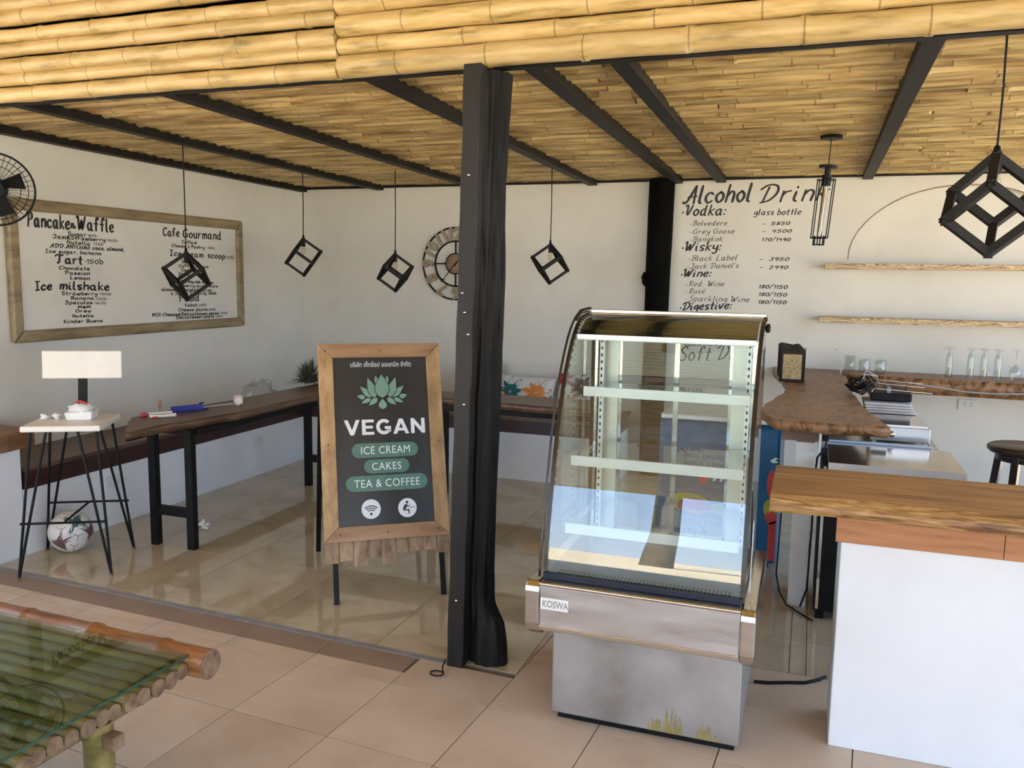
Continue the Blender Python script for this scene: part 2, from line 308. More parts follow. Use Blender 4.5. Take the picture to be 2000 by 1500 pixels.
# ------------------------------------------------------------------ brush lettering (strokes, one ribbon each)
G = {
'a': '7 9 4 10 1 7 1 3 3 0 6 2 7 9/7 9 7 2 9 0', 'b': '1 17 1 0/1 7 4 10 7 7 7 3 4 0 1 2', 'c': '7 8 4 10 1 7 1 3 4 0 7 2',
'd': '7 9 4 10 1 7 1 3 3 0 6 2 7 6/7 17 7 2 9 0', 'e': '1 5 6 6 6 9 4 10 1 7 1 3 4 0 7 2', 'f': '7 15 5 17 3 14 3 0/0 9 6 9',
'g': '7 9 4 10 1 7 1 4 3 2 6 4 7 9/7 9 7 -3 4 -6 1 -4', 'h': '1 17 1 0/1 6 4 10 7 8 7 0', 'i': '1 9 1 2 3 0/1 13 1 14', 'j': '3 9 3 -3 1 -6/3 13 3 14',
'k': '1 17 1 0/7 10 1 5/2 6 7 0', 'l': '1 17 1 2 3 0', 'm': '1 10 1 0/1 6 3 10 5 8 5 0/5 6 8 10 10 8 10 0', 'n': '1 10 1 0/1 6 4 10 7 8 7 0',
'o': '4 10 1 7 1 3 4 0 7 3 7 7 4 10', 'p': '1 10 1 -7/1 7 4 10 7 7 7 3 4 0 1 2', 'r': '1 10 1 0/1 6 3 9 6 10', 's': '6 9 4 10 1 8 3 5 6 3 4 0 1 1',
't': '3 15 3 2 5 0/0 10 6 10', 'u': '1 10 1 3 3 0 6 2 7 10/7 10 7 0', 'v': '0 10 3 0 7 10', 'w': '1 10 2 1 4 1 5 8 6 1 9 1 10 10', 'y': '1 10 1 5 4 3 7 6/7 10 7 -3 4 -6 1 -4',
'x': '0 10 6 0/6 10 0 0', 'A': '-2 2 0 0 3 4 8 17/8 17 9 0/2 6 10 7', 'B': '2 17 1 0/-1 15 4 17 8 14 6 10 2 9/4 9 8 7 7 2 1 0', 'C': '9 14 6 17 1 12 1 4 5 0 9 3',
'D': '5 15 3 0/-1 13 4 17 10 16 12 9 8 2 2 0', 'F': '2 16 2 0/0 14 3 17 9 16/1 9 7 9', 'G': '9 14 6 17 1 12 1 4 5 0 9 3 9 7/6 8 10 8',
'I': '4 17 4 0/1 17 7 17/1 0 7 0', 'J': '0 15 4 17 9 16/7 16 7 3 3 0 0 3', 'K': '1 17 1 0/8 17 1 8/2 9 9 0', 'L': '3 17 2 2 4 0 9 2', 'M': '0 0 2 17 5 5 9 17 11 0',
'N': '1 0 1 17/1 17 8 0/8 0 8 17', 'O': '5 17 1 12 1 5 5 0 9 5 9 12 5 17', 'P': '4 17 2 0/-1 13 3 17 8 16 9 11 6 8 3 8', 'R': '3 17 2 0/0 14 3 17 8 16 8 11 3 8/4 8 9 0',
'S': '8 15 5 17 1 14 3 10 8 6 6 0 0 2', 'T': '5 16 4 2 1 1/-2 14 2 17 10 16', 'V': '-1 15 2 17 4 0 9 17', 'W': '-1 15 1 17 3 0 7 13 8 0 13 17', 'X': '0 17 8 0/8 17 0 0', 'Y': '0 17 4 9/8 17 4 9/4 9 4 0',
'0': '4 12 1 9 1 3 4 0 7 3 7 9 4 12', '1': '0 9 3 12/3 12 3 0', '2': '1 10 4 12 7 9 1 0/1 0 8 0', '3': '1 12 7 12/7 12 4 7/4 7 7 4 4 0 0 1', '4': '2 12 1 6/1 6 8 6/6 12 6 0',
'5': '2 12 1 7 6 7 7 3 4 0 0 1/2 12 8 12', '6': '6 12 1 6 1 2 4 0 7 3 5 6 1 5', '7': '0 11 7 12/7 12 3 0', '8': '4 6 1 9 4 12 7 9 4 6 1 3 4 0 7 3 4 6', '9': '7 9 4 12 1 9 3 6 7 8 6 3 4 0',
'&': '9 0 2 10 4 13 6 10 1 4 3 0 7 2 9 6', '(': '4 17 1 11 1 5 4 -1', ')': '0 17 3 11 3 5 0 -1', '/': '0 -1 6 17', '-': '0 5 5 5', ':': '1 8 1 9/1 1 1 2', '.': '1 0 1 1', ',': '1 1 0 -2', "'": '1 17 0 13',
'·': '1 4 1 6', '3b': '', 'é': '1 5 6 6 6 9 4 10 1 7 1 3 4 0 7 2/4 13 7 16'}
def strokes(s):
    x = 0; out = []
    for ch in s:
        if ch == ' ': x += 6; continue
        g = G.get(ch) or G['o']; mx = 0
        for st in g.split('/'):
            n = list(map(float, st.split())); pts = [(n[i], n[i+1]) for i in range(0, len(n), 2)]
            mx = max(mx, max(p[0] for p in pts)); out.append([(x+a+random.uniform(-.25, .25), b+random.uniform(-.3, .3)) for a, b in pts])
        x += mx+3.2
    return out, x-3.2
def smooth(pts, k=4):
    if len(pts) < 3: return pts
    P = [pts[0]]+pts+[pts[-1]]; out = []
    for i in range(1, len(P)-2):
        p0, p1, p2, p3 = P[i-1:i+3]
        for j in range(k):
            t = j/k
            out.append(tuple(.5*((2*p1[a])+(-p0[a]+p2[a])*t+(2*p0[a]-5*p1[a]+4*p2[a]-p3[a])*t*t+(-p0[a]+3*p1[a]-3*p2[a]+p3[a])*t**3) for a in (0, 1)))
    out.append(pts[-1]); return out
def lettering(mb, s, x0, z0, x1, z1, cap, wt, fn, slant=.12):
    """one hand painted line from (x0,z0) to (x1,z1) in wall units; fn(x, z, lift) -> world"""
    if wt <= 1.1: cap *= .84
    st, w = strokes(s); k = cap/17.0; kx = (x1-x0)/w; ang = (z1-z0)/(x1-x0); lift = 0
    for pts in st:
        q = [(x0+(a+slant*b)*kx, z0+b*k+(a*kx)*ang) for a, b in smooth(pts)]
        nib = (.0022+.0020*wt)*(.75 if wt < 1 else 1); lift += 1
        vs = []; n = len(q)
        for i, (a, b) in enumerate(q):
            c, d = q[min(i+1, n-1)], q[max(i-1, 0)]; dx, dz = c[0]-d[0], c[1]-d[1]; l = math.hypot(dx, dz) or 1
            dx /= l; dz /= l; h = nib*(.5+.5*abs(dz*.9-dx*.2)); e = .8 if i in (0, n-1) else 1
            vs += [fn(a-dz*h*e, b+dx*h*e, .0006+.00002*(lift % 40)), fn(a+dz*h*e, b-dx*h*e, .0006+.00002*(lift % 40))]
        mb.add(vs, [(2*i, 2*i+1, 2*i+3, 2*i+2) for i in range(n-1)])
        for (a, b) in (q[0], q[-1]):
            r = nib*.62; mb.add([fn(a+r*cos(2*pi*j/6), b+r*sin(2*pi*j/6), .0006+.00002*(lift % 40)) for j in range(6)], [(0, 1, 2, 3, 4, 5)])
    return mb

# ================================================================== structure
XL, YB, ZC = -4.3, 6.45, 2.245
def zc(y): return ZC - (y-2.9)*.0100          # underside of the rafters
def edge_y(x): return 2.883 - .05*(x+1.3)     # front edge of the inner floor
def row_y(x, k=0): return 2.607 - .065*(x+1.0) + k*.4
def clip(poly, a, b, c):                      # keep a*x+b*y >= c
    out = []
    for i, p in enumerate(poly):
        q = poly[(i+1) % len(poly)]; dp = a*p[0]+b*p[1]-c; dq = a*q[0]+b*q[1]-c
        if dp >= 0: out.append(p)
        if (dp >= 0) != (dq >= 0):
            t = dp/(dp-dq); out.append((p[0]+(q[0]-p[0])*t, p[1]+(q[1]-p[1])*t))
    return out
FLT = lambda u, v, w: (u, v, w)
fl = struct('floor', MB().prism([(-4.3, 3.03), (2.5, 2.69), (2.5, 6.5), (-4.3, 6.5)], FLT, -.05, -.0025), m_grout)
xs = [-3.95, -3.377, -2.787, -2.197, -1.607, -.985, -.427, -.010, .053, .64, 1.23, 1.82, 2.41]; ys = [2.4, 2.99, 3.585, 4.185, 4.785, 5.335, 5.92, 6.5]
shared = {}
def tile(poly, m, parent, key=None, z0=-.012, z1=0.0):
    cx = sum(p[0] for p in poly)/len(poly); cy = sum(p[1] for p in poly)/len(poly)
    if key and key in shared: me = shared[key]
    else:
        me = finish('tile', MB().prism([(a-cx, b-cy) for a, b in poly], FLT, z0, z1), m)
        if key: shared[key] = me
    o = bpy.data.objects.new('tile', me); COL.objects.link(o); o.parent = parent; o.location = (cx, cy, 0)
g = .0016
for i in range(len(xs)-1):
    for j in range(len(ys)-1):
        p = [(xs[i]+g, ys[j]+g), (xs[i+1]-g, ys[j]+g), (xs[i+1]-g, ys[j+1]-g), (xs[i]+g, ys[j+1]-g)]
        if i == 0: p = clip(p, 1, 0, -3.855)
        p = clip(p, .05, 1, 2.883-.065+.003)
        if xs[i] > -1.1: p = clip(p, 0, 1, 3.262)
        if len(p) > 2: tile(p, m_tin, fl)
struct('trim_1', MB().prism([(-4.3, edge_y(-4.3)-.032), (-1.24, edge_y(-1.24)-.032), (-1.24, edge_y(-1.24)), (-4.3, edge_y(-4.3))], FLT, -.04, .0015), m_strip)
tf = struct('terrace_floor', MB().prism([(-5.2, -1.5), (3.0, -1.5), (3.0, 2.64), (-5.2, 3.05)], FLT, -.05, -.004), m_grout)
d = .065; nrm = math.hypot(1, d)
ux, uy = 1/nrm, -d/nrm; vx, vy = d/nrm, 1/nrm
for j in range(-6, 3):
    for i in range(-11, 9):
        o0 = (-1.0+ux*i*.396+vx*j*.4, 2.607+uy*i*.396+vy*j*.4)
        if o0[1] < .75: continue
        cn = [(g*1.3, g*1.3), (.396-g*1.3, g*1.3), (.396-g*1.3, .4-g*1.3), (g*1.3, .4-g*1.3)]
        p = [(o0[0]+ux*a+vx*b, o0[1]+uy*a+vy*b) for a, b in cn]; n0 = len(p)
        right = o0[0] > -1.45
        lim = 2.883-.065-.034-(0 if right else .128)
        p2 = clip(p, -.05, -1, -lim) if o0[0] < -1.1 else clip(p, 0, -1, -3.26)
        if len(p2) < 3: continue
        full = len(p2) == 4 and all(abs(a[0]-b[0])+abs(a[1]-b[1]) < 1e-6 for a, b in zip(p, p2))
        tile(p2, m_tout, tf, 'out' if full else None)
tile([(-.984, 2.90), (-.982, 2.90), (-.960, 3.26), (-.984, 3.26)], m_tout, tf)
for i in range(-10, 1):       # the cut border tiles, in a darker colour, left of the post
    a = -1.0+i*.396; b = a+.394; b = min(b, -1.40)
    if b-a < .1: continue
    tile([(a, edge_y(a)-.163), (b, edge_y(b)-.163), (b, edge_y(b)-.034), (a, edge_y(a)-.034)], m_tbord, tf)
# walls
wb = MB()
arch = []
for k in range(25):
    t = pi*k/24; arch.append((.93+.72*cos(t), 1.66+.505*sin(t)))      # right springing to left springing
outl = [(-4.45, -.05), (.20, -.05), (.205, 1.66)]+list(reversed(arch))[1:-1]+[(1.65, 1.66), (1.65, -.05), (2.5, -.05), (2.5, 2.7), (-4.45, 2.7)]
wb.prism(outl, lambda u, v, w: (u, w, v), YB+.16, YB)
wallb = struct('wall_back', wb, m_wall)
obj('niche_back', MB().box(.1, 1.75, YB+.10, YB+.155, -.05, 2.3), m_wall, wallb)
wl = struct('wall_left', MB().box(XL-.15, XL, 2.3, YB+.15, -.05, 2.7), m_wall)
struct('trim_2', MB().tube([(a+.003*cos(k), YB-.001, b) for k, (a, b) in enumerate(arch)], .003, 5), m_redend)     # exposed edge line of the arch
# ceiling: bamboo laid side by side over steel rafters
ce = struct('ceiling', MB().hexa([(-4.4, 2.93, zc(2.93)+.11), (2.55, 2.93, zc(2.93)+.11), (2.55, 6.5, zc(6.5)+.11), (-4.4, 6.5, zc(6.5)+.11), (-4.4, 2.93, zc(2.93)+.3), (2.55, 2.93, zc(2.93)+.3), (2.55, 6.5, zc(6.5)+.3), (-4.4, 6.5, zc(6.5)+.3)]), m_dark)
def culm_mesh(L, r, m, ring=.34, phase=0.0, taper=.0, n=12, half=False, seed=0):
    """a bamboo culm along x from 0 to L with swollen nodes every `ring`"""
    rnd = random.Random(seed); xsn = [(0, r*1.0)]; k = math.ceil((0-phase)/ring)
    x = ring-phase if phase else ring
    if x < .03: x += ring
    while x < L-.02:
        xsn += [(x-.016, r*.99), (x-.004, r*1.035), (x+.004, r*1.035), (x+.016, r*.99)]
        if x+ring/2 < L-.03: xsn.append((x+ring/2, r*.955))
        x += ring
    xsn.append((L, r)); mb = MB()
    wob = [rnd.uniform(-.0025, .0025) for _ in xsn]
    pts = [(a+phase, 0, w) for (a, _), w in zip(xsn, wob)]
    mb.tube(pts, [b*(1-taper*a/L) for a, b in xsn], n)
    return finish('bamboo_pole', mb, m)
LN = (1.55, 1.75, 1.95, 2.2, 1.62, 1.88)
PHS = (.05, .12, .2, .27, .31, .16)
cm = [culm_mesh(L, .0405, m_bamC, phase=PHS[i], seed=i) for i, L in enumerate(LN)]
rows = 44; rnd = random.Random(3)
for r in range(rows):
    y = 2.995+r*.0795; x = -4.29-rnd.uniform(0, .9)
    while x < 1.95:
        k = rnd.randrange(6); L = LN[k]
        x0 = max(x, -4.29)
        o = bpy.data.objects.new('bamboo_pole', cm[k]); COL.objects.link(o); o.parent = ce
        xx = min(x0, 2.49-L)
        o.location = (xx-PHS[k], y, zc(y)+.076+rnd.uniform(-.004, .004)); o.rotation_euler = (rnd.uniform(-.5, .5), rnd.uniform(-.002, .002), rnd.uniform(-.004, .004))
        x = x0+L+.004
for x in (-4.25, -3.5, -2.64, -1.655, -1.0, -.685, .305, 1.36):
    w = .034
    obj('rafter', MB().hexa([(x-w, 2.95, zc(2.95)), (x+w, 2.95, zc(2.95)), (x+w, YB-.01, zc(YB)), (x-w, YB-.01, zc(YB)), (x-w, 2.95, zc(2.95)+.045), (x+w, 2.95, zc(2.95)+.045), (x+w, YB-.01, zc(YB)+.045), (x-w, YB-.01, zc(YB)+.045)]), m_dark, ce, .002)
obj('front_beam', MB().box(-5.2, 2.6, 2.94, 2.985, ZC, ZC+.06), m_dark, ce)
obj('wall_beam', MB().box(-4.3, 2.49, YB-.03, YB-.002, zc(YB)+.02, zc(YB)+.04), m_dark, ce)
# bamboo fascia above the opening
fa = thing('bamboo_fascia', 'wide band of pale yellow bamboo poles stacked above the open front of the cafe', 'fascia', (-1.74, 2.9, ZC))
def fascia(x0, x1, rads, seed):
    z = ZC-.006
    for i, r in enumerate(rads):
        L = x1-x0; rr = random.Random(seed+i); ph = rr.uniform(.03, .31); sx_ = rr.uniform(.8, 1.25); me = culm_mesh(L/sx_, r, m_bamL, ring=.34, phase=ph, seed=seed+i, taper=.06 if i % 2 else -.04, n=14)
        o = bpy.data.objects.new('bamboo_pole', me); COL.objects.link(o); o.parent = fa
        o.scale = (sx_, 1, 1); o.location = (x0+1.74-ph*sx_, -.005*i, z+r-ZC); o.rotation_euler = (.9*i, random.Random(seed+i).uniform(-.0025, .0025), 0); z += 2*r*.985
fascia(-5.3, -1.745, (.033, .029, .035, .031, .030, .035, .031, .034, .030, .034, .031, .034), 50)
fascia(-1.738, 2.6, (.0425, .031, .040, .041, .037, .041, .036, .040, .038, .040), 80)
# roof over the terrace (above and behind the viewpoint; the show case mirrors it)
tr = struct('terrace_roof', MB().hexa([(-5.6, -4.6, 2.72), (3.4, -4.6, 2.72), (3.4, 2.85, 3.0), (-5.6, 2.85, 3.0), (-5.6, -4.6, 2.8), (3.4, -4.6, 2.8), (3.4, 2.85, 3.08), (-5.6, 2.85, 3.08)]), m_dark)
mb = MB()
for k in range(82):
    y = -4.55+k*.09; z = 2.675+(y+4.6)*.0376; mb.tube([(-5.6, y, z), (3.4, y, z)], .043, 8)
o = obj('bamboo_lining', mb, m_bamL, tr); o['kind'] = 'stuff'
struct('building_roof', MB().box(-5.6, 3.4, 2.85, 7.0, 2.72, 3.1), m_dark)
struct('outside_ground', MB().prism([(-60, -80), (60, -80), (60, 30), (-60, 30)], FLT, -.3, -.06), m_ground)

# ---------------------------------------------------------------- built-in bench, pier, pillar
be = MB().prism([(XL+.004, 3.19), (-3.85, 3.19), (-3.85, 5.8), (-1.3, 5.8), (-1.3, YB-.004), (XL+.004, YB-.004)], FLT, 0, .353)
t = thing('corner_bench', 'built-in corner bench with white base, dark red apron and brown seat', 'bench', (-3.85, 5.8, 0))
obj('base', be, m_wall2, t)
ap = MB().prism([(-3.88, 3.2), (-3.845, 3.2), (-3.845, 5.795), (-1.3, 5.795), (-1.3, 5.83), (-3.88, 5.83)], FLT, .353, .45)
obj('apron', ap, m_red, t)
obj('seat', MB().prism([(XL+.005, 3.2), (-3.835, 3.2), (-3.835, 5.785), (-1.3, 5.785), (-1.3, YB-.005), (XL+.005, YB-.005)], FLT, .45, .472), m_walnut, t)
t = thing('side_counter', 'white block with a brown slab on top at the left edge', 'counter', (-4.07, 2.8, 0))
obj('base', MB().box(XL+.004, -3.85, 2.5, 3.185, 0, .574), m_wall2, t)
mb = MB().prism([(XL+.003, 2.5), (-3.835, 2.5), (-3.84, 2.9), (-3.825, 3.1), (-3.85, 3.28), (XL+.003, 3.3)], FLT, .574, .668)
obj('slab', mb, m_redend, t, .006)

def rough_post(x0, x1, y, r0, r1, z0, z1, n=22, seg=44, seed=1, fl=.0, crack=0):
    mb = MB(); vs = []
    for j in range(seg+1):
        t = j/seg; z = z0+(z1-z0)*t; cx = x0+(x1-x0)*t+.004*noise.noise(Vector((seed, t*6, 0))); r = r0+(r1-r0)*t
        for k in range(n):
            a = 2*pi*k/n; q = r*(1+.13*noise.noise(Vector((cos(a)*2.2+seed*3, sin(a)*2.2, t*2.2)))+.07*noise.noise(Vector((cos(a)*9, sin(a)*9+seed, t*1.3))))
            if crack:
                h = noise.noise(Vector((a*3.2+.35*sin(z*2.1), z*.55, seed*5.0))); q -= r*crack*2.2*max(0, .16-abs(h))/.16
                h = noise.noise(Vector((a*6.0, z*.8+4, seed*2.0))); q -= r*crack*1.0*max(0, .12-abs(h))/.12
            if fl and z < .24:     # spreading root at the foot
                q += fl*max(0, cos(a+.35))**3*(1-(z-.0)/.24)**.35*(1 if z < .17 else (.24-z)/.07)
            vs.append((cx+cos(a)*q, y+sin(a)*q, z))
    fs = [(j*n+k, j*n+(k+1) % n, (j+1)*n+(k+1) % n, (j+1)*n+k) for j in range(seg) for k in range(n)]
    mb.add(vs, fs, True); mb.add(vs[:n], [tuple(range(n-1, -1, -1))]); mb.add(vs[-n:], [tuple(range(n))]); return mb
t = thing('timber_post', 'rough black stained timber post with a squared plank, standing at the floor edge', 'post', (-1.17, 2.93, 0))
obj('trunk', rough_post(-1.197, -1.168, 2.975, .068, .084, 0, 2.235, n=64, seg=70, seed=2, fl=.088, crack=.09), m_post, t)
mb = MB(); N_ = 30
for j in range(N_+1):
    z = 2.243*j/N_; x = -1.228+.053*j/N_+.0015*sin(j*1.7); w = .033+.001*sin(j*.9)
    xl = x-w
    mb.v += [(xl, 2.835, z), (x+w, 2.835, z), (x+w, 2.893, z), (xl, 2.893, z)]
for j in range(N_):
    for k in range(4): mb.f.append((j*4+k, j*4+(k+1) % 4, (j+1)*4+(k+1) % 4, (j+1)*4+k)); mb.sm.append(False)
mb.f += [(3, 2, 1, 0), (N_*4, N_*4+1, N_*4+2, N_*4+3)]; mb.sm += [False, False]
obj('plank', mb, m_plank, t, .004)
for z, dx, y0 in ((.27, 0, 2.835), (1.03, .008, 2.835), (1.29, .016, 2.835), (1.37, 0, 2.835), (1.44, -.012, 2.835), (1.86, .0, 2.835)):
    bx = -1.228+.053*z/2.243+dx
    obj('bolt', mapped(MB().lathe([(.006, -.001), (.0058, .002), (.003, .004), (0, .0045)], n=8), lambda x, y, w: (bx+x, y0-w, z+y)), m_steelp, t)
solo('wire_ring', MB().tube([(-1.265+.026*cos(2*pi*k/16), 2.755+.02*sin(2*pi*k/16), .006) for k in range(17)]+[(-1.262, 2.80, .012), (-1.262, 2.83, .03)], .0028, 6), m_black, 'small black wire ring lying on the tiles at the foot of the post', 'ring')
t = rough_post(-1.125, -1.115, 6.40, .088, .094, 0, zc(6.4)+.03, seed=5)
t.blob((-1.215, 6.37, 1.50), (.022, .02, .05), .3, 3)
solo('wall_pillar', t, m_pillar, 'flat black timber pillar against the back wall beside the drinks list', 'pillar')

# ---------------------------------------------------------------- wall writing
MENU =  [('Pancake', 3.671, 1.751, 3.965, 1.747, 0.081, 3), ('&', 3.969, 1.757, 4.011, 1.756, 0.037, 2), ('Waffle', 4.026, 1.751, 4.307, 1.748, 0.081, 3), ('Sugar', 3.951, 1.71, 4.089, 1.711, 0.028, 1), ('·60b', 4.097, 1.714, 4.169, 1.711, 0.022, 0.6), ('Jam&Strawberry', 3.844, 1.689, 4.233, 1.686, 0.027, 1), ('·100b', 4.237, 1.689, 4.334, 1.687, 0.023, 0.6), ('Nutella', 3.941, 1.661, 4.114, 1.658, 0.025, 1), ('125b', 4.142, 1.663, 4.215, 1.659, 0.022, 0.6), ('ADD ANY(20b): coco, almond,', 3.823, 1.635, 4.391, 1.63, 0.027, 1), ('Ice sugar, banana', 3.785, 1.603, 4.199, 1.601, 0.024, 1), ('Tart', 3.86, 1.542, 4.048, 1.54, 0.052, 3), ('·150b', 4.068, 1.546, 4.208, 1.543, 0.041, 1), ('Chocolate', 3.876, 1.506, 4.1, 1.503, 0.024, 1), ('Passion', 3.915, 1.476, 4.099, 1.474, 0.025, 1), ('Lemon', 3.95, 1.448, 4.097, 1.442, 0.025, 1), ('Ice', 3.701, 1.382, 3.814, 1.384, 0.05, 3), ('milshake', 3.872, 1.387, 4.248, 1.377, 0.049, 3), ('Strawberry', 3.885, 1.353, 4.151, 1.346, 0.025, 1), ('·100b', 4.164, 1.349, 4.263, 1.344, 0.023, 0.6), ('Banana', 3.95, 1.324, 4.122, 1.321, 0.022, 1), ('·100b', 4.129, 1.317, 4.224, 1.315, 0.023, 0.6), ('Speculos', 3.907, 1.297, 4.108, 1.292, 0.025, 1), ('·160b', 4.116, 1.292, 4.218, 1.289, 0.022, 0.6), ('M&M', 4.0, 1.269, 4.094, 1.267, 0.019, 1), ('Oreo', 3.98, 1.245, 4.093, 1.241, 0.022, 1), ('Nutella', 3.955, 1.214, 4.115, 1.211, 0.022, 1), ('Kinder Bueno', 3.889, 1.183, 4.182, 1.176, 0.022, 1), ('Cafe', 4.749, 1.75, 4.905, 1.751, 0.056, 2.4), ('Gourmand', 4.946, 1.746, 5.357, 1.751, 0.062, 2.4), ('Caffe &', 4.934, 1.706, 5.083, 1.705, 0.025, 1), ('Choose 3 Pastry', 4.83, 1.676, 5.164, 1.674, 0.025, 1), ('180b', 5.204, 1.676, 5.278, 1.675, 0.023, 0.6), ('Icecream', 4.807, 1.615, 5.15, 1.61, 0.039, 2), ('scoop', 5.201, 1.611, 5.393, 1.605, 0.042, 2), ('·40b', 5.399, 1.609, 5.502, 1.608, 0.035, 0.8), ('Vanilla', 4.922, 1.564, 5.109, 1.564, 0.025, 1), ('Coffee Cream', 4.895, 1.535, 5.203, 1.532, 0.025, 1), ('Caramel', 4.919, 1.506, 5.096, 1.504, 0.025, 1), ('Strawberry', 4.887, 1.476, 5.138, 1.474, 0.025, 1), ('Add Any 20b: banana,', 4.9, 1.426, 5.261, 1.418, 0.022, 1), ('strawberry sirop, coco,', 4.801, 1.397, 5.312, 1.39, 0.022, 1), ('almond, chocolate sirop', 4.715, 1.369, 5.23, 1.36, 0.025, 1), ('2 Scoop Topping 100b', 4.803, 1.34, 5.281, 1.337, 0.025, 1), ('Food', 4.883, 1.291, 5.091, 1.294, 0.047, 2.4), ('Kebab', 4.943, 1.253, 5.067, 1.253, 0.026, 1), ('200b', 5.089, 1.253, 5.168, 1.254, 0.023, 0.6), ('Cheese plate', 4.874, 1.222, 5.177, 1.216, 0.026, 1), ('300b', 5.189, 1.215, 5.269, 1.217, 0.023, 0.6), ('MIX Cheese&Delicatessen plate', 4.619, 1.195, 5.303, 1.184, 0.025, 1.1), ('400b', 5.321, 1.188, 5.405, 1.185, 0.023, 0.6), ('Delicatessen plate', 4.845, 1.168, 5.25, 1.163, 0.025, 1), ('300b', 5.267, 1.162, 5.35, 1.163, 0.023, 0.6)]
DRINKS =  [('Alcohol', -0.948, 2.063, -0.484, 2.075, 0.127, 4.4), ('Drink', -0.422, 2.063, 0.038, 2.078, 0.124, 4.0), ('·Vodka:', -0.968, 1.977, -0.657, 1.978, 0.075, 2.8), ('glass bottle', -0.446, 1.976, -0.125, 1.976, 0.051, 1.1), ('-Belvedere', -0.904, 1.901, -0.636, 1.903, 0.045, 0.9), ('-Grey Goose', -0.905, 1.841, -0.581, 1.844, 0.045, 0.9), ('-Bangkok', -0.903, 1.784, -0.663, 1.788, 0.045, 0.9), ('-  5850', -0.385, 1.902, -0.198, 1.904, 0.037, 1), ('-  4500', -0.382, 1.847, -0.184, 1.85, 0.037, 1), ('170/1490', -0.383, 1.788, -0.188, 1.788, 0.037, 1), ('·Wisky:', -0.957, 1.716, -0.679, 1.721, 0.065, 2.7), ('-Black Label', -0.905, 1.64, -0.554, 1.65, 0.049, 0.9), ("-Jack Daniel's", -0.914, 1.583, -0.54, 1.594, 0.046, 0.9), ('-  3950', -0.39, 1.648, -0.191, 1.649, 0.037, 1), ('-  2990', -0.387, 1.588, -0.195, 1.59, 0.037, 1), ('·Wine:', -0.957, 1.521, -0.741, 1.528, 0.057, 2.6), ('-Red  Wine', -0.92, 1.452, -0.637, 1.457, 0.046, 0.9), ('-Rosé', -0.917, 1.395, -0.777, 1.401, 0.046, 0.9), ('-Sparkling Wine', -0.915, 1.341, -0.451, 1.344, 0.05, 0.9), ('180/1150', -0.387, 1.447, -0.191, 1.447, 0.041, 1), ('180/1150', -0.385, 1.391, -0.191, 1.391, 0.041, 1), ('180/1150', -0.385, 1.334, -0.192, 1.336, 0.041, 1), ('·Digestive:', -0.955, 1.27, -0.581, 1.292, 0.058, 2.6), ('-Homemade', -0.925, 1.201, -0.6, 1.215, 0.039, 0.9), ('·Homemade', -0.917, 0.999, -0.628, 1.011, 0.035, 1.2), ('Soft', -0.947, 0.888, -0.717, 0.899, 0.106, 2.4), ('Drink', -0.668, 0.905, -0.365, 0.931, 0.116, 2.4)]
t = thing('menu_board', 'white food menu panel in a bamboo frame on the left wall', 'menu board', (XL, 4.56, 1.5))
obj('panel', MB().box(XL+.002, XL+.022, 3.58, 5.56, 1.11, 1.87), m_wall, t)
fn = lambda u, v, w=0: (XL+.0225+w, u, v)
mb = MB()
for a in MENU: lettering(mb, *a, fn=fn, slant=.04)
obj('lettering', mb, m_ink, t)
fw = .070; ya, yb_, za, zb_ = 3.535, 5.60, 1.082, 1.905
FR = lambda u, v, w: (XL+.002+w, u, v)
for poly in ([(ya, za), (ya+fw, za+fw), (ya+fw, zb_-fw), (ya, zb_)], [(yb_, zb_), (yb_-fw, zb_-fw), (yb_-fw, za+fw), (yb_, za)], [(ya, zb_), (ya+fw, zb_-fw), (yb_-fw, zb_-fw), (yb_, zb_)], [(ya, za), (yb_, za), (yb_-fw, za+fw), (ya+fw, za+fw)]):
    c_ = (sum(q[0] for q in poly)/4, sum(q[1] for q in poly)/4)
    o = obj('frame_rail', MB().prism([(u+(c_[0]-u)*.003, v+(c_[1]-v)*.003) for u, v in poly], FR, 0, .042), m_bamF, t, .014)
    o.modifiers['bevel'].segments = 4
mb = MB()
for a in DRINKS: lettering(mb, *a, fn=lambda u, v, w=0: (u, YB-w, v), slant=.22)
mb.add([(.17+.004*cos(k*pi/3), YB-.001, 1.02+.004*sin(k*pi/3)) for k in range(6)], [(0, 1, 2, 3, 4, 5)])
obj('lettering', mb, m_ink, wallb)

# ---------------------------------------------------------------- counters on the right
t = thing('front_counter', 'white counter with a thick live edge orange wood top in the right foreground', 'counter', (1.2, 2.8, 0))
obj('base', MB().box(.125, 2.45, 2.775, 3.02, 0, .70), m_plinth, t, .004)
obj('apron_board', MB().box(.108, .572, 2.755, 2.776, .690, .80), m_apron, t, .001)
obj('apron_board', MB().box(.574, 2.45, 2.755, 2.776, .690, .80), m_apron, t, .001)
rnd = random.Random(5); top = MB(); edge = MB(); X = [-.09+i*(2.54/36) for i in range(37)]
fy = [2.615+.010*noise.noise(Vector((x*3, 1, 0)))+.004*rnd.uniform(-1, 1) for x in X]
fb = [2.585+.012*noise.noise(Vector((x*4, 5, 0))) for x in X]
zb = [.792+.006*noise.noise(Vector((x*3, 9, 0))) for x in X]
ZT = .862
n = len(X)
top.v = [(x, y, ZT) for x, y in zip(X, fy)]+[(x, 3.03, ZT) for x in X]; top.f = [(i, i+1, n+i+1, n+i) for i in range(n-1)]; top.sm = [False]*(n-1)
k = len(top.v); top.add([(x, y+.05, z) for x, y, z in zip(X, fy, zb)]+[(x, 3.03, .80) for x in X], [(n+i, n+i+1, i+1, i) for i in range(n-1)])
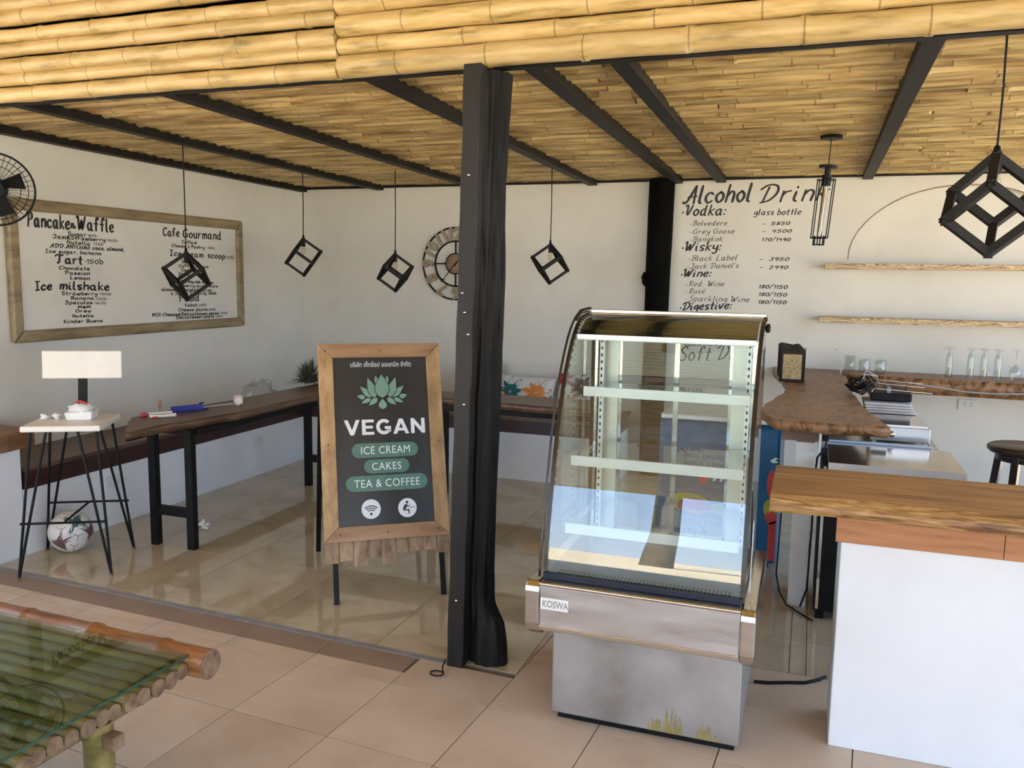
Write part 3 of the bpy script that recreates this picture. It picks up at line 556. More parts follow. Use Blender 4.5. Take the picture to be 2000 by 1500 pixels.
top.add([(X[0], fy[0], ZT), (X[0], 3.03, ZT), (X[0], 3.03, .80), (X[0], fb[0]+.03, zb[0])], [(0, 1, 2, 3)]); top.add([(X[0], 3.03, ZT), (X[-1], 3.03, ZT), (X[-1], 3.03, .8), (X[0], 3.03, .8)], [(0, 1, 2, 3)])
cnt = obj('counter_top', top, m_counter, t)
edge.v = [(x, y, ZT) for x, y in zip(X, fy)]+[(x, (y+b)/2-.004, ZT-.022) for x, y, b in zip(X, fy, fb)]+[(x, b, ZT-.05) for x, b in zip(X, fb)]+[(x, y+.05, z) for x, y, z in zip(X, fy, zb)]
edge.f = [(i+n*r, i+n*(r+1), i+1+n*(r+1), i+1+n*r) for r in range(3) for i in range(n-1)]; edge.sm = [True]*len(edge.f)
edge.add([edge.v[r*n] for r in range(4)], [(0, 1, 2, 3)])
obj('live_edge', edge, m_counteredge, cnt)

def slab(outline, z0, z1, jit=.008, bot=.02, seed=1):
    """live edge slab: densely sampled outline, lower rim pulled in or out irregularly"""
    P = []
    m = len(outline)
    for i in range(m):
        a = Vector(outline[i]); b = Vector(outline[(i+1) % m]); c = max(1, int((b-a).length/.05))
        for j in range(c): P.append(a+(b-a)*j/c)
    cen = sum(P, Vector((0, 0)))/len(P); n = len(P); top = []; mid = []; low = []
    for i, p in enumerate(P):
        tdir = (P[(i+1) % n]-P[i-1]).normalized(); nv = Vector((tdir.y, -tdir.x))
        q = p+nv*jit*noise.noise(Vector((p.x*7+seed, p.y*7, 0)))
        top.append((q.x, q.y, z1)); qq = q+nv*.006; mid.append((qq.x, qq.y, (z0+z1)/2+.004*noise.noise(Vector((p.x*20, p.y*20, seed)))))
        q2 = q-nv*bot*(.5+noise.noise(Vector((p.x*6, p.y*6+seed, 3)))); low.append((q2.x, q2.y, z0))
    mb = MB(); mb.v = top+mid+low
    mb.f = [tuple(range(n)), tuple(range(3*n-1, 2*n-1, -1))]+[(r*n+i, (r+1)*n+i, (r+1)*n+(i+1) % n, r*n+(i+1) % n) for r in range(2) for i in range(n)]
    mb.sm = [False]*2+[True]*(2*n); return mb
t = thing('live_edge_bar', 'narrow live edge wooden bar running back to the wall on a white post', 'bar counter', (.02, 4.9, 0))
ol = [(-.135, 3.975), (.02, 3.965), (.20, 3.955), (.345, 3.955), (.315, 4.15), (.27, 4.55), (.24, 5.15), (.235, 5.6), (.235, 6.0), (.20, 6.13), (.205, 6.445), (-.25, 6.445), (-.235, 6.15), (-.165, 5.7), (-.12, 5.3), (-.13, 4.95), (-.165, 4.7), (-.20, 4.45), (-.215, 4.25), (-.185, 4.1)]
obj('bar_top', slab(ol, .825, .875, seed=3), m_live, t)
obj('support_board', MB().box(-.10, .075, 4.02, 4.045, .775, .828), m_livex, t)
obj('post', MB().box(-.037, .042, 3.985, 4.045, 0, .775), m_plinth, t)
obj('rail', MB().box(-.09, -.06, 4.05, 6.4, .78, .825), m_livex, t)
t = thing('back_counter', 'rough reddish slab counter running along the back wall below the arch', 'counter', (1.3, 6.3, .8))
obj('slab', slab([(.262, 6.12), (.6, 6.06), (1.0, 6.05), (1.4, 6.03), (2.45, 6.02), (2.45, YB-.008), (.228, YB-.008), (.228, 6.25)], .775, .88, seed=9, bot=.03), m_live, t)
for nm, x0, z, lab in (('shelf', .06, 1.592, 'upper spalted wood shelf across the arch on the back wall'), ('shelf', .04, 1.222, 'lower spalted wood shelf across the arch on the back wall')):
    solo(nm, MB().box(x0, 2.45, 6.27, YB-.002, z, z+.036), m_spalt, lab, 'shelf', bevel=.003)

# ================================================================== things
# ---------------------------------------------------------------- glass display case
t = case = thing('display_case', 'stainless steel cake display case with curved glass front and empty glass shelves', 'display case', (-.46, 2.9, 0))
PR = [(2.605, .47), (2.625, .62), (2.662, .78), (2.712, .96), (2.775, 1.12), (2.845, 1.235), (2.92, 1.315), (3.0, 1.358), (3.12, 1.372)]
PR = smooth(PR, 4)
cab = obj('cabinet', MB().box(-.765, -.145, 2.602, 3.15, .03, .36), m_steelx, t, .004)
for bx, hs in ((-.43, (.03, .06, .035, .075, .05, .085, .04, .07, .03)), (-.275, (.03, .055, .04, .065, .03))):
    st = MB()
    for i, h in enumerate(hs):
        for r_ in range(4):
            x = bx+i*.013+random.uniform(-.012, .012); q_ = h*random.uniform(.4, 1.15); l_ = random.uniform(-.008, .008); w_ = random.uniform(.003, .008)
            st.flat([(x, .034), (x+w_, .034), (x+w_+l_*.5, q_*.55+.03), (x+w_*.6+l_, q_+.032), (x+l_*.4, q_*.5+.03)], lambda u, v: (u, 2.6014-.00006*(i*4+r_), v))
    obj('grass_stain', st, m_rust, cab, label='yellow green smear at the foot of the steel front')
obj('plinth', MB().box(-.75, -.16, 2.63, 3.12, 0, .03), m_black, t)
tray = MB().prism([(2.562, .50), (2.552, .485), (2.552, .352), (2.562, .338), (3.19, .338), (3.19, .50)], lambda u, v, w: (w, u, v), -.155, -.80)
obj('surround', tray, m_steel, t, .004)
obj('trim_rail', MB().tube([(-.80, 2.556, .495), (-.155, 2.556, .495)], .008, 8), m_steelp, t)
obj('lower_rail', MB().box(-.80, -.155, 2.546, 2.56, .338, .356), m_steelp, t, .003)
for x0, x1 in ((-.85, -.80), (-.155, -.11)):
    cap = [(2.55, .485), (2.545, .47), (2.545, .36), (2.56, .33), (2.60, .305), (2.66, .295), (3.0, .30), (3.19, .33), (3.19, .50), (2.565, .50)]
    obj('end_cap', MB().prism(cap, lambda u, v, w: (w, u, v), x1, x0), m_steelp, t, .006)
pl = obj('name_plate', MB().box(-.795, -.70, 2.548, 2.5525, .412, .452), m_seat, t)
obj('lettering', mapped(text_mb('KOSWA', .033, 0, .0006), lambda x, y, z: (-.789+x*.74, 2.5474, .4205+y)), m_strip, pl)
# deck with slots
obj('deck', MB().box(-.80, -.155, 2.60, 3.18, .50, .508), m_deck, t)
sl = MB()
for r in range(2):
    for i in range(46):
        x = -.765+i*.0125; sl.box(x, x+.0065, 2.625+r*.03, 2.648+r*.03, .508, .5088)
o = obj('vent_slots', sl, m_black, t); o['kind'] = 'stuff'
obj('gasket', MB().box(-.80, -.155, 2.588, 2.602, .502, .522), m_navy, t, .002)
# curved glass front and the two sides
gf = MB(); PG = [(y, max(z, .505)) for y, z in PR]
for i, (y, z) in enumerate(PG): gf.v += [(-.795, y, z), (-.16, y, z)]
gf.f = [(2*i, 2*i+1, 2*i+3, 2*i+2) for i in range(len(PG)-1)]; gf.sm = [True]*len(gf.f)
o = obj('front_glass', gf, m_glassF, t); sm_ = o.modifiers.new('thickness', 'SOLIDIFY'); sm_.thickness = .005; sm_.offset = 0; es_ = o.modifiers.new('split', 'EDGE_SPLIT'); es_.split_angle = .6
side = [(3.17, .505)]+[(3.17, 1.372)]+list(reversed(PG))
for x in (-.799, -.157):
    obj('side_glass', MB().prism(side, lambda u, v, w: (w, u, v), x+.003, x-.003), m_glass, t)
    for q, dx in ((m_frame, 0),):
        tb = MB()
        for i in range(len(PG)-1):
            (a, b), (c, d) = PG[i], PG[i+1]
            tb.hexa([(x-.007, a-.004, b-.002), (x+.007, a-.004, b-.002), (x+.007, c-.004, d-.002), (x-.007, c-.004, d-.002), (x-.007, a+.013, b+.003), (x+.007, a+.013, b+.003), (x+.007, c+.013, d-.013), (x-.007, c+.013, d-.013)])
        obj('edge_trim', tb, q, t)
x = -.815
tb = MB(); tb.tube([(x, y-.012, z+.004) for y, z in PG], .0045, 6); obj('edge_bead', tb, m_frame, t)
obj('canopy', MB().prism([(2.90, 1.292), (3.18, 1.292), (3.18, 1.366), (3.0, 1.350), (2.935, 1.318)], lambda u, v, w: (w, u, v), -.17, -.785), m_steelp, t, .002)
obj('canopy_trim', MB().box(-.785, -.17, 2.893, 2.902, 1.283, 1.303), m_alum, t, .001)
obj('top_cap', MB().box(-.80, -.155, 3.10, 3.19, 1.372, 1.384), m_steelp, t, .002)
obj('corner_bracket', MB().tube([(-.815, 2.975, 1.352), (-.812, 3.04, 1.378), (-.80, 3.12, 1.385)], .009, 6), m_frame, t)
obj('latch_knob', mapped(MB().lathe([(.008, 0), (.016, .006), (.016, .014), (.008, .018)], n=10), lambda a, b, c: (-.150+c, 2.99+a, 1.34+b)), m_black, t)
for x0, x1 in ((-.785, -.76), (-.195, -.17)): obj('corner_upright', MB().box(x0, x1, 3.14, 3.17, .508, 1.292), m_steelp, t)
for x0, x1 in ((-.755, -.69), (-.265, -.20)): obj('back_panel', MB().box(x0, x1, 3.155, 3.165, .508, 1.292), m_panelbeige, t)
for x in (-.752, -.212):
    sp = obj('shelf_standard', MB().box(x, x+.016, 3.105, 3.12, .53, 1.285), m_alum, t)
    ss = MB()
    for i in range(28): ss.box(x+.005, x+.011, 3.1035, 3.106, .545+i*.0265, .556+i*.0265)
    q = obj('standard_slots', ss, m_black, sp); q['kind'] = 'stuff'
obj('louvre', MB().box(-.778, -.768, 3.08, 3.10, .53, 1.285), m_black, t)
for z, y0 in ((1.10, 2.95), (.873, 2.80), (.643, 2.745)):
    o = obj('shelf', MB().box(-.765, -.185, y0+.004, 3.12, z, z+.006), m_glass, t)
    obj('shelf_trim', MB().box(-.772, -.185, y0, y0+.008, z-.026, z+.010), m_alum, o, .001)
    for x in (-.765, -.20):
        obj('shelf_bracket', MB().prism([(y0+.02, z-.012), (3.11, z-.03), (3.11, z), (y0+.02, z)], lambda u, v, w: (w, u, v), x+.004, x), m_steelp, o)
for x0, x1, y in ((-.69, -.46, 3.172), (-.48, -.265, 3.180)):
    o = obj('sliding_door', MB().box(x0+.01, x1-.01, y, y+.004, .53, 1.28), m_glass, t)
    fr = MB().box(x0, x0+.012, y-.003, y+.007, .52, 1.29).box(x1-.012, x1, y-.003, y+.007, .52, 1.29).box(x0, x1, y-.003, y+.007, .51, .53).box(x0, x1, y-.003, y+.007, 1.275, 1.29)
    obj('door_frame', fr, m_steelp, o)
tp = obj('label_strip', MB().hexa([(-.140, 2.66, .52), (-.138, 2.66, .52), (-.138, 2.685, .52), (-.140, 2.685, .52), (-.140, 2.70, .74), (-.138, 2.70, .74), (-.138, 2.73, .74), (-.140, 2.73, .74)]), m_seat, t)
mb = MB()
lettering(mb, 'CHILLED', .55, -.004, .72, .004, .012, .2, lambda u, v, w=0: (-.1379+w, 2.678+(u-.52)*.19+v*.8, u), slant=0)
mb = MB()
for zz in (.56, .60, .62, .64, .66, .70):
    mb.box(-.1379, -.1372, 2.675+(zz-.52)*.2, 2.687+(zz-.52)*.2, zz, zz+.004+.01*((zz*100) % 3)/3)
obj('pen_marks', mb, m_ink, tp)

# ---------------------------------------------------------------- A-frame sign
ANG = .636; TL = .307
t = sign = thing('pavement_sign', 'wooden A-frame pavement sign with a black VEGAN menu panel beside the black post', 'sign', (-1.767, 3.3355, 0), ANG, local=True)
def P3(a, b, c): return (a, b*sin(TL)-c*cos(TL), b*cos(TL)+c*sin(TL))
def pbox(mb, a0, a1, b0, b1, c0, c1): return mb.hexa([P3(a0, b0, c0), P3(a1, b0, c0), P3(a1, b0, c1), P3(a0, b0, c1), P3(a0, b1, c0), P3(a1, b1, c0), P3(a1, b1, c1), P3(a0, b1, c1)])
b0 = .286; H = .936; Wd = .293; f = .068
def rail(poly, m, nm='frame_rail'):
    return obj(nm, MB().prism(poly, lambda u, v, w: P3(u, v, w), .0, .022), m, t, .002)
G_ = .0012
rail([(-Wd, b0+G_), (-Wd+f, b0+f+G_), (-Wd+f, b0+H-f-G_), (-Wd, b0+H-G_)], m_signwood)
rail([(Wd, b0+H-G_), (Wd-f, b0+H-f-G_), (Wd-f, b0+f+G_), (Wd, b0+G_)], m_signwood)
rail([(-Wd, b0+H), (-Wd+f, b0+H-f), (Wd-f, b0+H-f), (Wd, b0+H)], m_signwoodh)
rail([(-Wd, b0), (Wd, b0), (Wd-f, b0+f), (-Wd+f, b0+f)], m_signwoodh)
sc = MB()
for a, b in ((-.26, .90), (.26, .90), (0, .90), (-.26, .45), (.265, .45), (-.22, .033), (0, .033), (.24, .033)):
    sc.add([P3(a+.004*cos(k*pi/3), b0+b+.004*sin(k*pi/3), .0226) for k in range(6)], [(0, 1, 2, 3, 4, 5)])
obj('screws', sc, m_ink, t)
pn = obj('panel', pbox(MB(), -Wd+f-.003, Wd-f+.003, b0+f-.003, b0+H-f+.003, .002, .012), m_signblack, t)
pf = lambda lift: (lambda u, v, w=0: P3(u, b0+v, .0125+lift+w))
def disc(mb, cx, cy, rx, ry, fn, n=28): return mb.flat([(cx+rx*cos(2*pi*k/n), cy+ry*sin(2*pi*k/n)) for k in range(n)], fn)
gr = MB()
for cx, cy, hw, hh in ((.006, .418, .158, .0345), (.010, .342, .108, .033), (.008, .263, .193, .0365)):
    p = [(cx+hw-hh+hh*cos(a), cy+hh*sin(a)) for a in [(-pi/2+pi*k/10) for k in range(11)]]+[(cx-hw+hh+hh*cos(a), cy+hh*sin(a)) for a in [(pi/2+pi*k/10) for k in range(11)]]
    gr.flat(p, pf(0))
obj('green_bands', gr, m_green, pn)
def put(s, x0, x1, y0, h, off=0.0, sp=1.0):
    m_ = text_mb(s, 1.0, 0, off, spacing=sp); xs_ = [p[0] for p in m_.v]; y_ = [p[1] for p in m_.v]
    a, b = min(xs_), max(xs_); c, d = min(y_), max(y_)
    return mapped(m_, lambda x, y, z: pf(.0004)(x0+(x-a)/(b-a)*(x1-x0), y0+(y-c)/(d-c)*h))
BL = {'V': (1.0, [[(0, 1), (.24, 1), (.5, .33), (.76, 1), (1, 1), (.61, 0), (.39, 0)]]),
      'E': (.78, [[(0, 0), (.78, 0), (.78, .19), (.24, .19), (.24, .41), (.70, .41), (.70, .59), (.24, .59), (.24, .81), (.77, .81), (.77, 1), (0, 1)]]),
      'G': (.96, [[(.5+.5*cos(a), .5+.51*sin(a)) for a in [math.radians(42+k*11) for k in range(28)]]+[(.5+.27*cos(a), .5+.29*sin(a)) for a in [math.radians(42+(27-k)*11) for k in range(28)]], [(.72, .16), (.96, .16), (.96, .53), (.55, .53), (.55, .35), (.72, .35)]]),
      'A': (1.04, [[(0, 0), (.24, 0), (.52, .72), (.52, 1), (.40, 1)], [(.80, 0), (1.04, 0), (.64, 1), (.52, 1), (.52, .72)], [(.30, .20), (.74, .20), (.66, .38), (.38, .38)]]),
      'N': (.92, [[(0, 0), (.23, 0), (.23, .60), (.72, 0), (.92, 0), (.92, 1), (.69, 1), (.69, .40), (.20, 1), (0, 1)]])}
def bold_word(s, x0, x1, y0, h, gap=.13):
    tot = sum(BL[c][0] for c in s)+gap*(len(s)-1); k = (x1-x0)/tot; x = 0; m_ = MB()
    for c in s:
        m_ = MB()
        for poly in BL[c][1]: m_.flat([(x0+(x+a)*k, y0+b*h) for a, b in poly], pf(.0004))
        obj('letter', m_, m_white, pn)
        x += BL[c][0]+gap
bold_word('VEGAN', -.183, .203, .493, .073)
for wt in (put('ICE CREAM', -.108, .124, .401, .036, 0, 1.08), put('CAKES', -.060, .079, .324, .035, 0, 1.08), put('TEA & COFFEE', -.146, .164, .244, .037, 0, 1.06), put('บริษัท เก๊กซ้อป ออแกนิค จำกัด', -.142, .150, .822, .028, .004)):
    obj('lettering', wt, m_white, pn)
obj('icon_disc', disc(MB(), -.073, .143, .045, .0455, pf(.0002)), m_white, pn); obj('icon_disc', disc(MB(), .098, .139, .044, .045, pf(.0002)), m_white, pn)
ic = MB(); I = pf(.0005)
disc(ic, -.073, .120, .0065, .0065, I, 12)
for r, w in ((.017, .0055), (.0275, .0055), (.038, .0055)):
    arc = [(-.073+(r+w)*cos(a), .120+(r+w)*sin(a)*.92) for a in [pi*.25+pi*.5*k/10 for k in range(11)]]+[(-.073+r*cos(a), .120+r*sin(a)*.92) for a in [pi*.75-pi*.5*k/10 for k in range(11)]]
    ic.flat(arc, I)
cx, cy = .098, .139
disc(ic, cx-.001, cy+.026, .0065, .0065, I, 12)
for poly in ([(-.010, .017), (.000, .018), (-.004, .000), (-.012, -.008), (-.021, -.004), (-.019, .006)], [(-.020, -.010), (.009, -.006), (.010, -.028), (.004, -.028), (.003, -.013), (-.018, -.013)], [(-.003, .017), (.005, .008), (.013, .015), (.015, .012), (.005, .003), (-.006, .010)], [(.010, .001), (.036, .004), (.036, .001), (.010, -.002)], [(-.021, -.004), (-.010, -.009), (.004, -.006), (.0, -.013), (-.020, -.013)]):
    ic.flat([(cx+a, cy+b) for a, b in poly], I)
obj('black_print', ic, m_navy, pn)
def petal(cx, cy, ang, L, w, tip=.62):
    ax, ay = sin(ang), cos(ang); bx, by = cos(ang), -sin(ang); out = []
    for k in range(15):
        s = k/14; q = w*sin(pi*s**.75)*(1-.15*s); out.append((cx+ax*L*s+bx*q, cy+ay*L*s+by*q))
    for k in range(13, 0, -1):
        s = k/14; q = w*sin(pi*s**.75)*(1-.15*s); out.append((cx+ax*L*s-bx*q, cy+ay*L*s-by*q))
    return out
lo = MB(); ld = MB()
LX, LY = .004, .672
PT_ = ((0, .112, .028, 0, -.002), (.18, .045, .0075, .021, .062), (-.18, .045, .0075, -.021, .062), (.33, .100, .0165, .034, .0), (-.33, .100, .0165, -.034, .0), (.80, .074, .0125, .050, .002), (-.80, .074, .0125, -.050, .002),
                          (1.32, .037, .0095, .083, .0), (-1.32, .037, .0095, -.083, .0), (2.25, .052, .0105, .024, -.004), (-2.25, .052, .0105, -.024, -.004), (2.0, .048, .0085, .056, -.006), (-2.0, .048, .0085, -.056, -.006))
for i_, (a, l, w, dx, dy) in enumerate(reversed(PT_)):
    ld.flat(petal(LX+dx-.003*sin(a), LY+dy-.003*cos(a), a, l*1.08, w*1.28+.0035), pf(.0002+.00012*i_)); lo.flat(petal(LX+dx, LY+dy, a, l*1.03, w*1.26), pf(.00026+.00012*i_))
ld.flat(petal(LX, LY-.062, 0, .058, .0245), pf(.0019)); lo.flat(petal(LX, LY-.058, 0, .051, .0205), pf(.0020))
obj('lotus_outline', ld, m_signblack, pn)
obj('lotus_print', lo, m_lotus, pn)
for i, bl in enumerate((-.095, -.088, -.115, -.078, -.117, -.070, -.066, -.064, -.082)):
    a = -Wd+.004+i*.0652; obj('plank', pbox(MB(), a, a+.0615, b0+bl, b0+.03, -.016, -.0005), m_signplank, t, .002)
obj('backing', pbox(MB(), -Wd+.01, Wd-.01, b0+.02, b0+H-.005, -.014, -.001), m_signplank, t)
for a in (-.255, .245): obj('leg', pbox(MB(), a, a+.024, .0+.006, b0+.5, -.034, -.017), m_black, t)
for a in (-.285, .262):
    y1, z1, y2 = (b0+H)*sin(TL)+.03, (b0+H)*cos(TL)-.03, .815
    obj('rear_leg', MB().hexa([(a, y2-.012, 0), (a+.024, y2-.012, 0), (a+.024, y2+.012, 0), (a, y2+.012, 0), (a, y1-.012, z1), (a+.024, y1-.012, z1), (a+.024, y1+.012, z1), (a, y1+.012, z1)]), m_black, t)
obj('rear_stretcher', MB().box(-.27, .27, .665, .69, .34, .37), m_black, t)

# ---------------------------------------------------------------- L shaped table
t = ltab = thing('corner_table', 'L-shaped dark live edge table on black steel legs in front of the bench', 'table', (-3.25, 4.8, 0))
TOPL = [(-3.13, 3.17), (-3.15, 3.40), (-3.09, 3.66), (-3.04, 4.03), (-3.05, 4.4), (-3.05, 4.72), (-3.0, 4.93), (-2.25, 4.94), (-1.43, 4.87), (-1.15, 4.88), (-1.15, 5.27), (-1.55, 5.26), (-2.35, 5.24), (-3.36, 5.27), (-3.345, 5.1), (-3.37, 4.52), (-3.385, 4.2), (-3.42, 3.92), (-3.45, 3.71), (-3.44, 3.53)]
obj('table_top', slab(TOPL, .668, .715, seed=4, bot=.02, jit=.012), m_walnut, t)
def legframe(a, b):
    for p in (a, b): obj('leg', MB().box(p[0]-.023, p[0]+.023, p[1]-.02, p[1]+.02, 0, .665), m_black, t, .002)
    obj('stretcher', MB().bar((a[0], a[1], .20), (b[0], b[1], .20), .03, .05), m_black, t)
    obj('top_bar', MB().bar((a[0], a[1], .65), (b[0], b[1], .65), .035, .03), m_black, t)
legframe((-3.362, 3.60), (-3.115, 3.60)); legframe((-2.33, 5.19), (-2.33, 4.98)); legframe((-3.33, 5.05), (-3.09, 5.05))
obj('long_beam', MB().box(-3.10, -3.06, 3.62, 5.0, .635, .667), m_black, t); obj('long_beam', MB().box(-3.3, -1.2, 4.96, 5.0, .625, .667), m_black, t)

# ---------------------------------------------------------------- cream bar stool
c0 = Vector((-3.49, 3.195)); A_ = .515; U = Vector((cos(A_), sin(A_))); V = Vector((-sin(A_), cos(A_)))
def SP(u, v, z): p = c0+U*u+V*v; return (p.x, p.y, z)
t = thing('bar_stool', 'cream bar stool with a small backrest and thin black rod legs above the football', 'stool', (c0.x, c0.y, 0))
hw = .182
obj('seat', MB().hexa([SP(-hw, -hw, .722), SP(hw, -hw, .722), SP(hw, hw, .722), SP(-hw, hw, .722), SP(-hw, -hw, .752), SP(hw, -hw, .752), SP(hw, hw, .752), SP(-hw, hw, .752)]), m_seat, t, .008)
for su, sv in ((-1, -1), (1, -1), (1, 1), (-1, 1)):
    fu, fv = (su*.212, sv*.208) if (su, sv) != (-1, 1) else (-.235, .235)
    lg = MB()
    for du, dv in ((-su*.012, -sv*.03), (-su*.09, -sv*.005)): lg.tube([SP(fu, fv, 0), SP(su*(hw-.02)+du, sv*(hw-.02)+dv, .722)], [.0065, .0065], 8)
    lo_ = obj('leg', lg, m_black, t)
    obj('foot_cap', MB().tube([SP(fu, fv, 0), SP(fu*.997, fv*.997, .012)], .009, 8), m_redend, lo_)
q = .197; zs = .275
obj('stretcher', MB().tube([SP(-q, -q, zs), SP(q, -q, zs)], .006, 6), m_black, t); obj('stretcher', MB().tube([SP(-q, q, zs), SP(q, q, zs)], .006, 6), m_black, t)
obj('stretcher', MB().tube([SP(0, -q, zs), SP(0, q, zs)], .006, 6), m_black, t)
obj('back_post', MB().hexa([SP(-.022, .150, .70), SP(.022, .150, .70), SP(.022, .158, .70), SP(-.022, .158, .70), SP(-.022, .195, 1.02), SP(.022, .195, 1.02), SP(.022, .203, 1.02), SP(-.022, .203, 1.02)]), m_black, t)
obj('backrest', MB().hexa([SP(-.195, .178, .940), SP(.195, .178, .940), SP(.195, .196, .940), SP(-.195, .196, .940), SP(-.195, .190, 1.085), SP(.195, .190, 1.085), SP(.195, .208, 1.085), SP(-.195, .208, 1.085)]), m_seat, t, .006)
# things on the stool
t = thing('takeaway_box', 'crumpled white takeaway box in a plastic bag tied with red, on the cream stool', 'box', SP(.03, .03, .752))
def SQ(u, v, z): return SP(u, v, .752+z)
obj('box', MB().hexa([SQ(-.02, -.025, 0), SQ(.095, -.025, 0), SQ(.095, .085, 0), SQ(-.02, .085, 0), SQ(-.03, -.035, .04), SQ(.105, -.03, .045), SQ(.10, .095, .05), SQ(-.03, .09, .045)]), m_paper, t, .006)
obj('bag', MB().blob(SQ(.037, .03, .055), (.062, .055, .024), .35, 4, 14, 9), m_paper, t)
obj('red_tie', MB().tube([SQ(-.0, .05, .078), SQ(.03, .03, .09), SQ(.06, .02, .082), SQ(.075, .03, .075), SQ(.03, .05, .082)], .007, 6), m_redp, t, label='dark red twisted tie')
solo('crumpled_tissue', MB().blob(SP(-.135, .02, .765), (.022, .02, .013), .5, 8, 12, 8), m_paper, 'smaller crumpled white tissue at the left on the cream stool seat', 'tissue')
solo('crumpled_tissue', MB().blob(SP(-.082, .03, .768), (.026, .018, .016), .6, 12, 12, 8), m_paper, 'larger crumpled white tissue between the small one and the takeaway box', 'tissue')
solo('crumpled_paper', MB().blob((-3.318, 3.93, .020), (.028, .02, .022), .9, 21, 12, 8).blob((-3.30, 3.92, .013), (.025, .018, .012), .6, 2, 10, 6), m_paper, 'crumpled scrap of white paper on the glossy floor beside the table legs', 'paper')
# football
bc = Vector((-3.690, 3.330, .1105)); R_ = .1105
t = thing('football', 'scuffed white football with teal and plum print on the floor under the stool', 'ball', (bc.x, bc.y, 0))
mb = MB(); mb.lathe([(R_*sin(pi*k/24), -R_*cos(pi*k/24)) for k in range(25)], bc, 36); obj('cover', mb, m_ball, t)
view = (Vector((0, 0, 1.5))-bc).normalized(); vr = Vector((0, 0, 1)).cross(view).normalized(); vu = view.cross(vr)
def star(cx, cy, rot, m, arms, nm='print'):
    cen = (view*math.sqrt(max(.02, 1-cx*cx-cy*cy))+vr*cx+vu*cy).normalized(); ta = vu.cross(cen).normalized(); tb = cen.cross(ta)
    mb = MB(); k = len(arms)
    pts = []
    for i, (a, L, w) in enumerate(arms):
        a += rot; a2 = arms[(i+1) % k][0]+rot+(2*pi if i == k-1 else 0)
        for da, r in ((-w/L*.6, L*.55), (0, L), (w/L*.6, L*.55)): pts.append((a+da, r))
        pts.append(((a+a2)/2, .028))
    vs = [bc+cen*R_*1.006]
    lay = []
    for a, r in pts:
        for s in (.25, .5, .75, 1): d = (cen+(ta*cos(a)+tb*sin(a))*math.tan(r*s/R_ if r*s/R_ < 1.2 else 1.2)).normalized(); lay.append(bc+d*R_*1.006)
    n = len(pts); fs = []
    for i in range(n):
        j = (i+1) % n; fs.append((0, 1+i*4, 1+j*4))
        for s in range(3): fs.append((1+i*4+s, 1+i*4+s+1, 1+j*4+s+1, 1+j*4+s))
    mb.add(vs+lay, fs, True); obj(nm, mb, m, t)
star(.22, .42, .3, m_teal, [(.6, .09, .03), (2.2, .12, .03), (3.9, .13, .03), (5.5, .11, .03)], 'teal_print')
star(-.48, -.55, .2, m_plum, [(.1, .10, .03), (1.0, .09, .02), (2.6, .08, .03), (4.6, .08, .03)], 'plum_print')
star(.88, -.1, .5, m_plum, [(.8, .08, .03), (2.4, .09, .03), (4.0, .09, .03), (5.6, .08, .03)], 'plum_print')
sm = MB()
for cx, cy in ((-.42, .12), (.30, -.28), (-.1, .75), (.1, -.75)):
    for k in range(3):
        pts = []
        for s in range(5):
            a = k*2.09+.4; x, y = cx+cos(a)*.055*s, cy+sin(a)*.055*s; zz = math.sqrt(max(0, 1-x*x-y*y)); pts.append(bc+(view*zz+vr*x+vu*y)*R_*1.001)
        sm.tube(pts, .0012, 4)
obj('seams', sm, m_ink, t)

# ---------------------------------------------------------------- tools left on the L table
ZT2 = .715
t = thing('hand_drill_bit', 'small wooden handled awl standing upright in the near end of the table', 'awl', (-3.535+.03, 3.77-.03, ZT2))
p = Vector((-3.40, 3.70, ZT2))
t.location = p; OFF[t.name] = tuple(p)
obj('handle', MB().lathe([(0, .030), (.006, .031), (.009, .045), (.010, .062), (.008, .075), (0, .078)], p, 12), m_woodt, t)
obj('spike', MB().lathe([(.0015, 0), (.002, .032)], p, 6), m_steelp, t)
solo('caulk_tube', MB().tube([(-3.385, 3.60, ZT2+.012), (-3.315, 3.70, ZT2+.012)], .010, 10), m_paper, 'short white tube lying beside red scraps on the table', 'tube')
solo('blue_holder', MB().hexa([(-3.375, 3.76, ZT2+.002), (-3.36, 3.74, ZT2+.002), (-3.275, 3.90, ZT2+.002), (-3.29, 3.92, ZT2+.002), (-3.375, 3.76, ZT2+.034), (-3.36, 3.74, ZT2+.034), (-3.275, 3.90, ZT2+.034), (-3.29, 3.92, ZT2+.034)]).box(-3.285, -3.26, 3.90, 3.935, ZT2+.002, ZT2+.012).box(-3.30, -3.285, 3.90, 3.93, ZT2+.034, ZT2+.042), m_blue, 'bright blue plastic tool holder lying on the dark table', 'tool', bevel=.002)
solo('red_cap', MB().lathe([(0, 0), (.014, 0), (.016, .012), (.012, .022), (0, .024)], (-3.40, 3.58, ZT2), 12), m_redp, 'round red cap at the left end of the white tube', 'cap')
solo('red_cap', MB().lathe([(0, 0), (.013, 0), (.014, .008), (0, .012)], (-3.305, 3.56, ZT2), 12), m_redp, 'orange red cap nearest the front edge of the table', 'cap')
solo('bone_brush', MB().tube([(-3.345, 3.565, ZT2+.009), (-3.29, 3.60, ZT2+.009), (-3.255, 3.66, ZT2+.010)], [.010, .008, .011], 10), m_seat, 'cream tube crossing below the white tube on the table', 'tube')
t = thing('wire_flower', 'white and pink cloth flower on a long white wire stem', 'flower', (-3.21, 4.13, ZT2))
obj('stem', MB().tube([(-3.29, 3.90, ZT2+.012), (-3.27, 4.0, ZT2+.012), (-3.22, 4.11, ZT2+.012)], .0022, 6), m_seat, t)
fl_ = MB()
